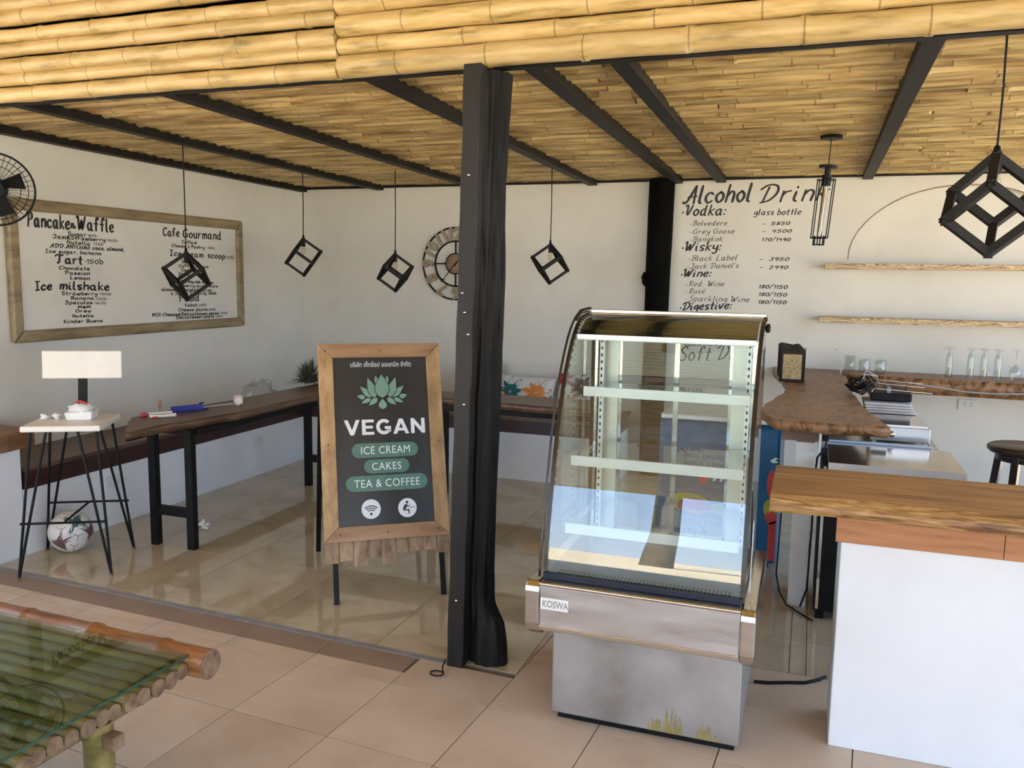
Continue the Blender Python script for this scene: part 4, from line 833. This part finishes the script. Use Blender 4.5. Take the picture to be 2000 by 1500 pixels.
for k in range(7):
    a = k*.9; fl_.blob((-3.205+.010*cos(a), 4.13+.010*sin(a), ZT2+.028+.008*sin(a*2)), (.020, .014, .024), .3, k, 8, 6)
obj('petals', fl_, m_pink, t)
# foliage tuft and film bag
rnd = random.Random(11); mb = MB()
base = Vector((-3.40, 5.18, ZT2))
for k in range(420):
    a = rnd.uniform(0, 2*pi); el = rnd.uniform(.1, 1.5); L = rnd.uniform(.07, .21); d_ = Vector((cos(a)*cos(el), sin(a)*cos(el), sin(el)))
    s_ = d_.cross(Vector((0, 0, 1))).normalized()*rnd.uniform(.004, .009); m0 = base+d_*L*.5+Vector((0, 0, .01)); e_ = base+d_*L-Vector((0, 0, L*.15*cos(el)))
    mb.add([base+Vector((rnd.uniform(-.02, .02), rnd.uniform(-.02, .02), .002)), m0+s_, e_, m0-s_], [(0, 1, 2, 3)])
solo('foliage_bunch', mb, m_dry, 'bunch of dried dark green foliage on the corner of the table', 'plant')
solo('film_bag', MB().blob((-3.66, 4.95, .615), (.10, .16, .135), .22, 33, 26, 18, 2.6), m_bag, 'crumpled clear plastic film bag behind the table by the left wall', 'bag')

# ---------------------------------------------------------------- cushions on the back bench
def cushion(nm, c, w, h, th, yaw, roll, m, label, prints):
    t = thing(nm, label, 'cushion', c, yaw, 'cushions on the back bench', local=True)
    mb = MB(); n = 14
    def S(i, j, s):
        u = i/n*2-1; v = j/n*2-1; q = (max(0, (1-u**4)*(1-v**4)))**.5
        pin = 1-.06*(1-abs(u))*(abs(v)**2)-.0; x = u*w/2*(1-.05*(1-v*v)*0-.05*(1-abs(v))*abs(u)); z = v*h/2*(1-.06*(1-abs(u))*abs(v))
        y = s*th/2*q; return (x*cos(roll)-z*sin(roll), y+(-z)*-.25, h/2+x*sin(roll)+z*cos(roll))
    for s in (-1, 1):
        k = len(mb.v); mb.v += [S(i, j, s) for j in range(n+1) for i in range(n+1)]
        for j in range(n):
            for i in range(n):
                f_ = (k+j*(n+1)+i, k+j*(n+1)+i+1, k+(j+1)*(n+1)+i+1, k+(j+1)*(n+1)+i); mb.f.append(f_ if s < 0 else f_[::-1]); mb.sm.append(True)
    cv = obj('cover', mb, m, t)
    for cx, cz, r, k, pm, seed in prints:
        rr = random.Random(seed); pb = MB()
        for i in range(k):
            a = 2*pi*i/k+.2; L = r*rr.uniform(.75, 1.1); wv = r*.17
            pts = [(cx+cos(a)*L*q+cos(a+pi/2)*wv*sin(pi*q)*sg, cz+sin(a)*L*q+sin(a+pi/2)*wv*sin(pi*q)*sg) for q, sg in ((.05, 1), (.35, 1), (.7, 1), (1, 0), (.7, -1), (.35, -1))]
            vs = []
            for u, v in pts:
                u = max(-.97, min(.97, u/(w/2))); v = max(-.97, min(.97, v/(h/2)))
                p = S((u+1)/2*n, (v+1)/2*n, -1); vs.append((p[0], p[1]-.004-.0003*i, p[2]))
            pb.add(vs, [tuple(range(6))])
        obj('leaf_print', pb, pm, cv)
cushion('cushion', (-2.50, 6.27, .484), .34, .31, .11, .15, .12, m_cush0, 'black and white patterned cushion beside the post, leaning on the back wall', [])
cushion('cushion', (-2.09, 6.22, .482), .46, .245, .11, 0, -.03, m_cushb, 'white cushion printed with a teal leaf and an orange leaf', [(-.12, .0, .13, 9, m_cteal, 1), (.10, .01, .13, 9, m_coran, 2), (-.2, -.07, .09, 7, m_coran, 4), (.2, -.08, .08, 6, m_cteal, 5)])
cushion('cushion', (-1.68, 6.24, .484), .34, .29, .11, -.1, .03, m_cushb, 'cushion with red and navy leaf print beside the display case', [(-.11, .11, .09, 8, m_cred, 6), (.05, .05, .12, 9, m_cnavy, 7), (-.04, -.09, .10, 8, m_cred, 8)])

# ---------------------------------------------------------------- hanging lamps
def cube_lamp(nm, x, y, ztop, a, az, label, zceil, bar=.055):
    """open cube frame hung by one corner; az: heading of one of the three upper neighbours of that corner"""
    t = thing(nm, label, 'pendant lamp', (x, y, ztop))
    top = Vector((x, y, ztop)); R = math.sqrt(2/3)*a; h = a/math.sqrt(3)
    up = [top+Vector((R*cos(az+k*2*pi/3), R*sin(az+k*2*pi/3), -h)) for k in range(3)]
    lo = [top+Vector((R*cos(az+pi/3+k*2*pi/3), R*sin(az+pi/3+k*2*pi/3), -2*h)) for k in range(3)]
    bot = top+Vector((0, 0, -3*h)); w = a*(.150 if a > .17 else .128); mb = MB(); cen = top+Vector((0, 0, -1.5*h))
    E_ = [(top, u) for u in up]+[(bot, l) for l in lo]+[(up[k], lo[k]) for k in range(3)]+[(up[(k+1) % 3], lo[k]) for k in range(3)]
    for p, q in E_: mb.bar(p+(q-p).normalized()*-w*.4, q+(q-p).normalized()*w*.4, w, w, ((p+q)/2-cen))
    obj('frame', mb, m_dark, t)
    obj('socket', MB().lathe([(w*.7, -.055), (w*.75, -.02), (w*.5, 0), (w*.35, .03), (.003, .035)], top, 10), m_black, t)
    obj('bulb', MB().lathe([(.001, -.115), (.010, -.110), (.019, -.092), (.021, -.080), (.016, -.066), (.010, -.055)], top, 12), m_bulb, t)
    obj('cord', MB().tube([(x, y, ztop+.03), (x+.003, y, (ztop+zceil)/2), (x+.001, y, zceil)], .0035, 6), m_black, t)
    return t
def view_az(x, y, off): return math.atan2(-y, -x)+off
zt = lambda y: zc(y)+.04
cube_lamp('cube_pendant', -3.51, 4.08, 1.61, .155, view_az(-3.5, 4.08, -pi/2+.22), 'small black cube pendant in front of the food menu panel', zt(4.08))
cube_lamp('cube_pendant', -3.594, 5.43, 1.757, .153, view_az(-3.6, 5.43, pi/2), 'small black cube pendant at the room corner, right of the menu panel', zt(5.43))
cube_lamp('cube_pendant', -2.91, 5.58, 1.653, .153, view_az(-2.9, 5.58, pi/2-.16), 'small black cube pendant left of the clock', zt(5.58))
cube_lamp('cube_pendant', -1.755, 5.69, 1.729, .153, view_az(-1.75, 5.69, -pi/2+.1), 'small black cube pendant between the timber post and the wall pillar', zt(5.69))
cube_lamp('cube_pendant', .522, 3.10, 1.905, .176, view_az(.52, 3.1, -.06), 'large black cube pendant at the top right, nearest of the cube lamps', zt(3.1))
t = thing('cage_pendant', 'slim black wire cage pendant with a long tube bulb over the bar', 'pendant lamp', (.04, 4.79, 2.25))
zl = zt(4.79)
obj('ceiling_rose', MB().lathe([(.055, -.018), (.055, 0), (.02, .002)], (.04, 4.79, zl-.01), 16), m_black, t)
obj('cord', MB().tube([(.04, 4.79, zl-.02), (.034, 4.79, 2.10)], .003, 6), m_black, t)
tilt = Vector((-.028/.42, 0, -1)).normalized(); o0 = Vector((.033, 4.79, 2.10))
def TL_(s, r=0, a=0): return o0+tilt*s+Vector((cos(a)*r, sin(a)*r, 0))
obj('cap', MB().tube([TL_(-.005), TL_(.008)], .047, 14).tube([TL_(.008), TL_(.05)], .016, 10).tube([TL_(.045), TL_(.10)], .024, 12), m_black, t)
cg = MB()
for k in range(6):
    a = k*pi/3+.3; cg.tube([TL_(.065, .046, a), TL_(.37, .044, a)], .003, 5); cg.tube([TL_(.37, .044, a), TL_(.372, .028, a)], .003, 5); cg.tube([TL_(.36, .028, a), TL_(.41, .028, a)], .0035, 5)
for s, r in ((.07, .046), (.37, .044), (.405, .028)): cg.tube([TL_(s, r, 2*pi*k/16) for k in range(17)], .0028, 5)
obj('cage', cg, m_black, t)
obj('tube_bulb', MB().tube([TL_(.10), TL_(.35)], .0165, 12), m_bulb, t); obj('filament', MB().tube([TL_(.11), TL_(.34)], .009, 8), m_fil, t)

# ---------------------------------------------------------------- clock
cx, cz, R = -2.80, 1.603, .31
t = thing('wall_clock', 'large skeleton wall clock with wooden numerals, half hidden by the post', 'clock', (cx, YB, cz))
FN = lambda x, y, z: (cx+x, YB-.012-z, cz+y)
rg = MB()
for r in (R-.015, .185): rg.tube([FN(r*cos(2*pi*k/48), r*sin(2*pi*k/48), 0) for k in range(49)], .0075, 6)
obj('rings', rg, m_black, t)
for k in range(4):
    a = k*pi/2; obj('spoke', MB().bar(FN(.075*cos(a), .075*sin(a), 0), FN(.185*cos(a), .185*sin(a), 0), .012, .01, (0, 1, 0)), m_black, t)
for h in range(1, 13):
    a = pi/2-h*pi/6; m_ = text_mb(str(h), .135, .006, .006, 'CENTER'); ys_ = [p[1] for p in m_.v]; xs_ = [p[0] for p in m_.v]; mx_, my_ = (min(xs_)+max(xs_))/2, (min(ys_)+max(ys_))/2
    rot = a-pi/2
    m_ = mapped(m_, lambda x, y, z: FN(*(lambda X, Y: (.246*cos(a)+X*cos(rot)-Y*sin(rot), .246*sin(a)+X*sin(rot)+Y*cos(rot), z+.010))((x-mx_)*.95, (y-my_)*1.0)))
    obj('numeral', m_, m_clock, t)
obj('centre_disc', mapped(MB().lathe([(.001, .0), (.082, .0), (.082, .014), (.001, .014)], n=32), FN), m_clockface, t)
obj('disc_rim', MB().tube([FN(.083*cos(2*pi*k/32), .083*sin(2*pi*k/32), .012) for k in range(33)], .005, 6), m_black, t)
obj('hand', MB().bar(FN(.02, .02, .022), FN(-.115, -.145, .022), .006, .003, (0, 1, 0)).add([FN(-.09, -.135, .023), FN(-.125, -.155, .023), FN(-.115, -.118, .023)], [(0, 1, 2)]), m_black, t)
obj('hand', MB().bar(FN(0, -.02, .025), FN(.06, .07, .025), .008, .003, (0, 1, 0)), m_black, t)

# ---------------------------------------------------------------- wall fan
fc = Vector((-4.055, 3.30, 1.915)); fnv = (Vector((-.9, .5, 1.6))-fc).normalized(); fx = Vector((0, 0, 1)).cross(fnv).normalized(); fy_ = fnv.cross(fx)
t = thing('wall_fan', 'black wire caged wall fan at the left edge above the menu panel', 'fan', (XL, 3.3, 1.8))
def FP(r, a, d=0): return fc+fx*r*cos(a)+fy_*r*sin(a)+fnv*d
cg = MB()
for k in range(40):
    a = 2*pi*k/40; cg.tube([FP(.045, a, .075), FP(.12, a, .062), FP(.17, a, .03), FP(.185, a, 0), FP(.17, a, -.03), FP(.06, a, -.06)], .0010, 4)
for r, d in ((.185, 0), (.12, .062), (.155, .045)): cg.tube([FP(r, 2*pi*k/40, d) for k in range(41)], .0055 if r > .18 else .002, 6)
obj('cage', cg, m_black, t)
bl = MB()
for k in range(4):
    a0 = k*pi/2+.3; bl.add([FP(.03, a0, 0), FP(.145, a0-.25, .012), FP(.150, a0+.35, -.012), FP(.05, a0+.7, -.01)], [(0, 1, 2, 3)])
b_ = obj('blades', bl, m_black, t); sm_ = b_.modifiers.new('t', 'SOLIDIFY'); sm_.thickness = .002
obj('motor', MB().tube([FP(0, 0, -.14), FP(0, 0, -.05), FP(0, 0, .03)], [.05, .062, .035], 16), m_black, t)
obj('hub_badge', MB().tube([FP(0, 0, .07), FP(0, 0, .08)], .045, 16), m_black, t)
obj('arm', MB().tube([FP(0, 0, -.11), (-4.20, 3.34, 1.80), (XL+.004, 3.35, 1.75)], .016, 8), m_black, t)

# ---------------------------------------------------------------- outlets
def outlet(loc, axis, label):
    t = thing('wall_outlet', label, 'outlet', loc)
    x, y, z = loc
    if axis == 'x':
        o = obj('cover_plate', MB().box(x, x+.008, y-.06, y+.06, z-.035, z+.035), m_sock, t, .002)
        hs = MB()
        for dy in (-.03, .0, .03):
            for dz in (-.008, .008): hs.box(x+.008, x+.0085, y+dy-.002, y+dy+.002, z+dz-.003, z+dz+.003)
    else:
        o = obj('cover_plate', MB().box(x-.06, x+.06, y-.008, y, z-.035, z+.035), m_sock, t, .002)
        hs = MB()
        for dx in (-.02, .02):
            for dz in (-.010, .010): hs.box(x+dx-.002, x+dx+.002, y-.0085, y-.008, z+dz-.004, z+dz+.004)
            hs.box(x+dx+.006, x+dx+.009, y-.0085, y-.008, z-.002, z+.002)
    obj('sockets', hs, m_ink, o)
outlet((-3.85, 5.17, .263), 'x', 'white outlet on the bench base right of the black table legs')
outlet((-3.85, 3.79, .262), 'x', 'white outlet on the bench base behind the stool legs')
outlet((1.055, YB+.10, .665), 'y', 'white outlet on the back wall under the slab counter')

# ---------------------------------------------------------------- glassware
def glass(nm, x, y, prof, label, cat='glass', group=None, z=.88):
    mb = MB(); mb.lathe(prof, (x, y, z), 20); return solo(nm, mb, m_drink, label, cat, group)
tumb = [(.030, 0), (.034, .004), (.036, .10), (.033, .10), (.031, .012), (.001, .010)]
mug = [(.028, .0), (.038, .002), (.037, .03), (.038, .085), (.034, .095), (.020, .095), (.020, .088), (.032, .080), (.031, .012), (.001, .012)]
glass('tumbler', .262, 6.28, [(a, b*1.15) for a, b in tumb], 'clear tumbler, leftmost of the glasses on the back counter')
glass('dimple_mug', .357, 6.27, mug, 'upturned clear dimpled glass beside the leftmost tumbler', group='short glasses on the back counter')
glass('dimple_mug', .460, 6.27, mug, 'upturned clear dimpled glass, right of the other dimpled glass', group='short glasses on the back counter')
tall = [(.022, 0), (.022, .13), (.018, .165), (.008, .180), (.030, .196), (.034, .202), (.001, .204), (.001, .186), (.018, .150), (.020, .004)]
for i, x in enumerate((.873, 1.0, 1.078, 1.16)):
    glass('pilsner_glass', x, 6.22, tall, ('tall upturned pilsner glass standing apart, leftmost of the four', 'second tall upturned pilsner glass from the left', 'third tall upturned pilsner glass from the left', 'tall upturned pilsner glass next to the wine glass')[i], group='tall glasses on the back counter')
wine = [(.028, 0), (.038, .04), (.034, .075), (.010, .10), (.005, .11), (.005, .19), (.034, .200), (.001, .203), (.002, .105), (.030, .070), (.035, .04), (.026, .001)]
glass('wine_glass', 1.262, 6.22, wine, 'upturned stemmed wine glass at the right end of the tall glasses')

# ---------------------------------------------------------------- menu holder on the bar
t = thing('menu_holder', 'dark wooden block of upright holders with a woven front on the bar', 'holder', (-.10, 5.6, .876), .0)
obj('box', MB().box(-.175, -.030, 5.50, 5.515, .876, 1.075), m_holder, t, .002)
obj('woven_panel', MB().box(-.158, -.047, 5.494, 5.50, .895, 1.050), m_weave, t)
obj('side', MB().box(-.178, -.170, 5.50, 5.80, .876, 1.07), m_holder, t); obj('side', MB().box(-.035, -.027, 5.50, 5.80, .876, 1.07), m_holder, t)
for k in range(6):
    y = 5.525+k*.05; x = -.10-.006*k
    pf_ = [(-.070, .876), (.068, .876), (.068, 1.075), (.050, 1.082), (.020, 1.074), (-.015, 1.080), (-.05, 1.086), (-.070, 1.078)]
    obj('slat', MB().prism([(x+a, b+.006*(k % 2)+.002*k) for a, b in pf_], lambda u, v, w: (u, w, v), y+.022, y), m_holder, t)

# ---------------------------------------------------------------- behind the bar
t = thing('chest_freezer', 'low stainless steel topped chest behind the front counter', 'freezer', (.36, 4.05, 0))
obj('body', MB().box(.075, .615, 3.86, 4.30, .04, .70), m_black, t, .004)
obj('side_trim', MB().box(.083, .095, 3.855, 3.86, .05, .70), m_steelp, t)
tp = obj('lid', MB().box(.10, .632, 3.80, 4.28, .705, .730), m_steelp, t, .003)
obj('lid_rim', MB().box(.10, .632, 3.795, 3.80, .690, .730), m_steel, tp)
obj('foot', MB().box(.085, .12, 3.87, 3.90, 0, .04), m_black, t); obj('foot', MB().box(.57, .605, 3.87, 3.90, 0, .04), m_black, t)
t = solo('blue_tray', MB().box(.06, .565, 4.305, 4.32, .694, .742).box(.06, .565, 4.32, 4.41, .694, .700).box(.06, .07, 4.32, 4.41, .70, .742).box(.555, .565, 4.32, 4.41, .70, .742).box(.06, .565, 4.40, 4.41, .70, .72), m_tray, 'narrow pale blue metal tray behind the steel topped chest', 'tray', bevel=.002)
st_ = thing('prep_table', 'steel prep table holding the fryer and towel behind the bar', 'table', (.38, 4.8, 0))
obj('top', MB().box(.08, .62, 4.34, 5.35, .672, .692), m_steel, st_)
for x, y in ((.11, 4.38), (.59, 4.38), (.11, 5.3), (.59, 5.3)): obj('leg', MB().box(x-.015, x+.015, y-.015, y+.015, 0, .672), m_steel, st_)
t = thing('table_fryer', 'square stainless steel appliance on short legs behind the bar', 'fryer', (.42, 4.6, .706))
obj('body', MB().box(.30, .565, 4.42, 4.80, .735, .805), m_steel, t, .003)
obj('top_plate', MB().box(.31, .555, 4.44, 4.78, .805, .812), m_steelp, t)
obj('controls', MB().box(.305, .375, 4.412, 4.42, .775, .80), m_black, t)
obj('knob', mapped(MB().lathe([(.016, 0), (.014, .018), (.001, .018)], n=12), lambda a, b, c: (.395+a, 4.42-c, .77+b)), m_steelp, t)
for x in (.32, .545): obj('foot', MB().box(x-.01, x+.01, 4.44, 4.46, .706, .735), m_alum, t)
for x in (.32, .545): obj('foot', MB().box(x-.01, x+.01, 4.76, 4.78, .706, .735), m_alum, t)
solo('cutting_board', MB().box(.285, .56, 4.82, 5.20, .693, .715).box(.30, .55, 4.86, 5.16, .715, .80), m_livex, 'brown wooden board stack under the folded towel', 'board', bevel=.004)
tw = MB()
for k in range(4):
    tw.box(.30-.004*k, .545-.006*k, 4.88+.004*k, 5.14, .802+k*.014, .814+k*.014)
solo('folded_towel', tw, m_towel, 'folded white towel on the boards behind the bar', 'towel', bevel=.005)
t = thing('griddle', 'black griddle with bare metal bars lying above the folded towel', 'griddle', (.45, 5.0, .86))
obj('plate', MB().box(.325, .53, 4.95, 5.22, .862, .905), m_black, t, .006)
for y, z, x0, x1 in ((4.97, .925, .33, .63), (5.06, .945, .335, .60), (5.15, .955, .335, .60)):
    obj('bar', MB().tube([(x0, y, z-.02), (x0+.01, y, z), (x1, y, z-.012)], .0055, 6), m_steelp, t)
obj('bracket', MB().box(.405, .425, 4.965, 5.15, .90, .935), m_strip, t)
cb = MB(); rnd = random.Random(2)
for k in range(7):
    cb.tube([(.27+.02*cos(a*.6+k)+.012*k*0+rnd.uniform(-.01, .01)+.05*cos(a), 5.0+.10*sin(a)+.01*k, .912+.02*sin(a*2+k)+.008*k) for a in [i*.5 for i in range(14)]], .0045, 6)
solo('cable_bundle', cb, m_black, 'tangled bundle of black cable beside the griddle on the bar side', 'cable')
solo('grey_cable', MB().tube([(.27, 5.10, .93), (.30, 5.12, .985), (.36, 5.16, .975), (.38, 5.2, .91)], .005, 6).tube([(.26, 5.16, .93), (.31, 5.2, 1.0), (.37, 5.24, .96)], .005, 6), m_grey, 'two grey hoses looping over the black cable bundle', 'cable')
solo('wall_cable', MB().tube([(.66, 5.99, .848), (.78, 6.0, .836), (.95, 6.0, .815), (1.1, 6.0, .812), (1.3, 6.0, .822), (1.6, 6.0, .82)], .005, 6), m_grey, 'grey cable drooping along the front edge of the back slab counter', 'cable')
t = thing('round_stool', 'dark round wooden stool beside the back wall behind the front counter', 'stool', (1.075, 4.9, 0))
obj('seat', MB().lathe([(.001, .640), (.165, .640), (.178, .652), (.178, .668), (.165, .677), (.001, .677)], (1.075, 4.9, 0), 32), m_darkw, t)
obj('seat_ring', MB().lathe([(.125, .60), (.135, .60), (.135, .642), (.125, .642), (.125, .60)], (1.075, 4.9, 0), 24), m_darkw, t)
for k in range(4):
    a = pi/4+k*pi/2+.25; obj('leg', MB().bar((1.075+.185*cos(a), 4.9+.185*sin(a), 0), (1.075+.12*cos(a), 4.9+.12*sin(a), .64), .036, .036, (cos(a), sin(a), 0)), m_darkw, t, .003)
# power cords
t = thing('power_cord', 'black cord hanging from a plug at the bar and trailing down the white post', 'cord', (.06, 3.96, .8))
obj('plug', MB().box(.072, .10, 3.955, 3.985, .792, .815), m_black, t, .004); obj('power_strip', MB().box(.058, .068, 3.93, 3.98, .745, .828), m_sock, t)
obj('cable', MB().tube([(.09, 3.95, .80), (.088, 3.93, .77), (.055, 3.935, .72), (.048, 3.945, .60), (.05, 3.95, .4), (.045, 3.95, .1), (.02, 3.93, .02)], .0045, 6), m_black, t)
solo('loose_wire', MB().tube([(-.085, 4.10, .5), (-.09, 4.08, .3), (-.094, 4.05, .12), (-.075, 4.02, .045), (-.04, 3.965, .008), (.0, 3.91, .008), (.05, 3.85, .006), (.075, 3.82, .006)], .004, 6), m_black, 'thin black cord drooping to the floor left of the white bar post', 'cord')
solo('loose_cable', MB().tube([(-.13, 3.13, .006), (-.08, 3.14, .006), (-.01, 3.17, .006), (.05, 3.19, .006), (.10, 3.235, .006), (.125, 3.27, .006)], .006, 6), m_black, 'thick black cable lying on the floor right of the display case', 'cable')
# blue ice-cream freezer behind the case
t = thing('ice_freezer', 'blue printed freezer behind the display case', 'freezer', (-.42, 4.8, 0))
obj('body', MB().box(-.74, -.112, 4.45, 5.10, .03, .76), m_fridge, t, .02); obj('base', MB().box(-.70, -.15, 4.49, 5.06, 0, .03), m_black, t)
obj('lid', MB().box(-.735, -.117, 4.46, 5.09, .762, .790), m_alum, t, .006)
Fz = lambda u, v: (u, 4.4492, v)
rd = MB()
disc(rd, -.152, .46, .022, .075, Fz); disc(rd, -.145, .28, .030, .035, Fz); rd.flat([(-.155, .05), (-.118, .05), (-.118, .27), (-.155, .25)], Fz); disc(rd, -.50, .455, .030, .030, Fz); disc(rd, -.54, .30, .09, .045, Fz); disc(rd, -.30, .33, .07, .03, Fz)
obj('red_print', rd, m_redp, t)
yl = MB(); Fy = lambda u, v: (u, 4.4496, v)
disc(yl, -.150, .33, .036, .05, Fy); disc(yl, -.57, .32, .11, .05, Fy); disc(yl, -.39, .30, .08, .03, Fy)
obj('yellow_print', yl, m_yel, t)
wh = MB(); Fw = lambda u, v, w=0: (u, 4.4488-w, v)
wh.flat([(-.165, .58), (-.140, .60), (-.120, .595), (-.140, .588), (-.122, .575), (-.150, .570)], Fw)
for k in range(5): wh.flat([(-.45+k*.035, .445), (-.432+k*.035, .45), (-.425+k*.035, .49), (-.443+k*.035, .475)], Fw)
q_ = obj('lettering', wh, m_white, t); q_['kind'] = 'stuff'

# ---------------------------------------------------------------- bamboo coffee table, foreground left
t = thing('bamboo_table', 'low bamboo table with a green glass top in the left foreground', 'table', (-2.1, 1.4, 0), math.radians(-2.2), local=True)
z0 = .425; xr = .533; xl_ = -.95
def pole(y, r, m, z, x0=xl_, x1=xr, seed=0, nm='pole'):
    L = x1-x0; me = culm_mesh(L, r, m, ring=.27, seed=seed, n=16); me.name = nm
    o = bpy.data.objects.new(nm, me); COL.objects.link(o); o.parent = t; o.location = (x0, y, z); o.rotation_euler = (seed*.7, 0, 0)
    mb = MB(); mb.v = [(x1+.0008, y+r*.93*cos(2*pi*k/16), z+r*.93*sin(2*pi*k/16)) for k in range(16)]; mb.f = [tuple(range(16))]; mb.sm = [False]
    mb2 = MB(); mb2.prism([(y+r*.97*cos(2*pi*k/16), z+r*.97*sin(2*pi*k/16)) for k in range(16)], lambda u, v, w: (w, u, v), x1-.002, x1+.0012)
    obj('pole_end', mb2, m_bamE, o); [setattr(v, 'co', v.co-Vector((x0, y, z))) for v in o.children[0].data.vertices]
    o.children[0].rotation_euler = (-seed*.7, 0, 0)
    o.rotation_euler = (0, 0, 0); o.children[0].rotation_euler = (0, 0, 0)
pole(.432, .042, m_bamR, z0-.005, x1=xr+.03, seed=1, nm='edge_pole')
y = .432-.042-.0225; i = 0; rnd = random.Random(9)
while y > -.55:
    r = .0215+rnd.uniform(-.0025, .0025); pole(y, r, m_bamG, z0-.006+rnd.uniform(-.003, .003), x1=xr-.006+rnd.uniform(-.006, .006), seed=i+2); y -= r*2.02; i += 1
pole(y-.02, .042, m_bamR, z0-.005, seed=60, nm='edge_pole')
obj('glass_top', MB().box(xl_+.02, xr-.02, -.60, .408, z0+.0195, z0+.0265), m_glassG, t, .001)
obj('glass_edge', MB().box(xr-.0199, xr-.0192, -.60, .408, z0+.0195, z0+.0265), m_edge, t)
def vpole(x, y, r, z1, seed):
    mb = MB(); zs = [0, .10, .112, .118, .13, .24, .30, z1]; rs = [r, r*.97, r*1.06, r*1.06, r*.97, r*.95, r, r]
    mb.tube([(x, y, z) for z in zs], rs, 18); return obj('leg', mb, m_bamG, t)
for x in (.487, -.80):
    for y in (.120, -.40): vpole(x, y, .036, z0-.03, 1)
obj('cross_rail', MB().tube([(.45, -.55, z0-.055), (.45, .33, z0-.055)], .022, 10), m_bamE, t)
obj('tenon', MB().box(.52, .560, .100, .135, z0-.085, z0-.050), m_bamE, t, .004)
obj('cross_rail', MB().tube([(-.80, -.55, z0-.055), (-.80, .33, z0-.055)], .022, 10), m_bamE, t)

# ---------------------------------------------------------------- outside, behind the viewpoint (mirrored in the show case)
def palm(x, y, h, seed):
    rnd = random.Random(seed); t = thing('palm_tree', 'palm tree outside, mirrored in the display case glass', 'tree', (x, y, -.1))
    obj('trunk', MB().tube([(x, y, -.1), (x+.1, y, h*.4), (x+.05, y, h)], [.36, .30, .26], 12), m_trunk, t)
    mb = MB()
    for k in range(16):
        a = 2*pi*k/16+rnd.uniform(-.1, .1); pts = [Vector((x+.05+cos(a)*s*2.2, y+sin(a)*s*2.2, h+.5*s-1.9*s*s)) for s in [i/7 for i in range(8)]]
        for i in range(7):
            p, q = pts[i], pts[i+1]; sd_ = (q-p).cross(Vector((0, 0, 1))).normalized()*.28*(1-i/9)
            mb.add([p-sd_-Vector((0, 0, .12)), p, q, q-sd_-Vector((0, 0, .12))], [(0, 1, 2, 3)]); mb.add([p, p+sd_-Vector((0, 0, .12)), q+sd_-Vector((0, 0, .12)), q], [(0, 1, 2, 3)])
    obj('fronds', mb, m_leaf, t)
palm(-2.7, -12.0, 7.5, 1)
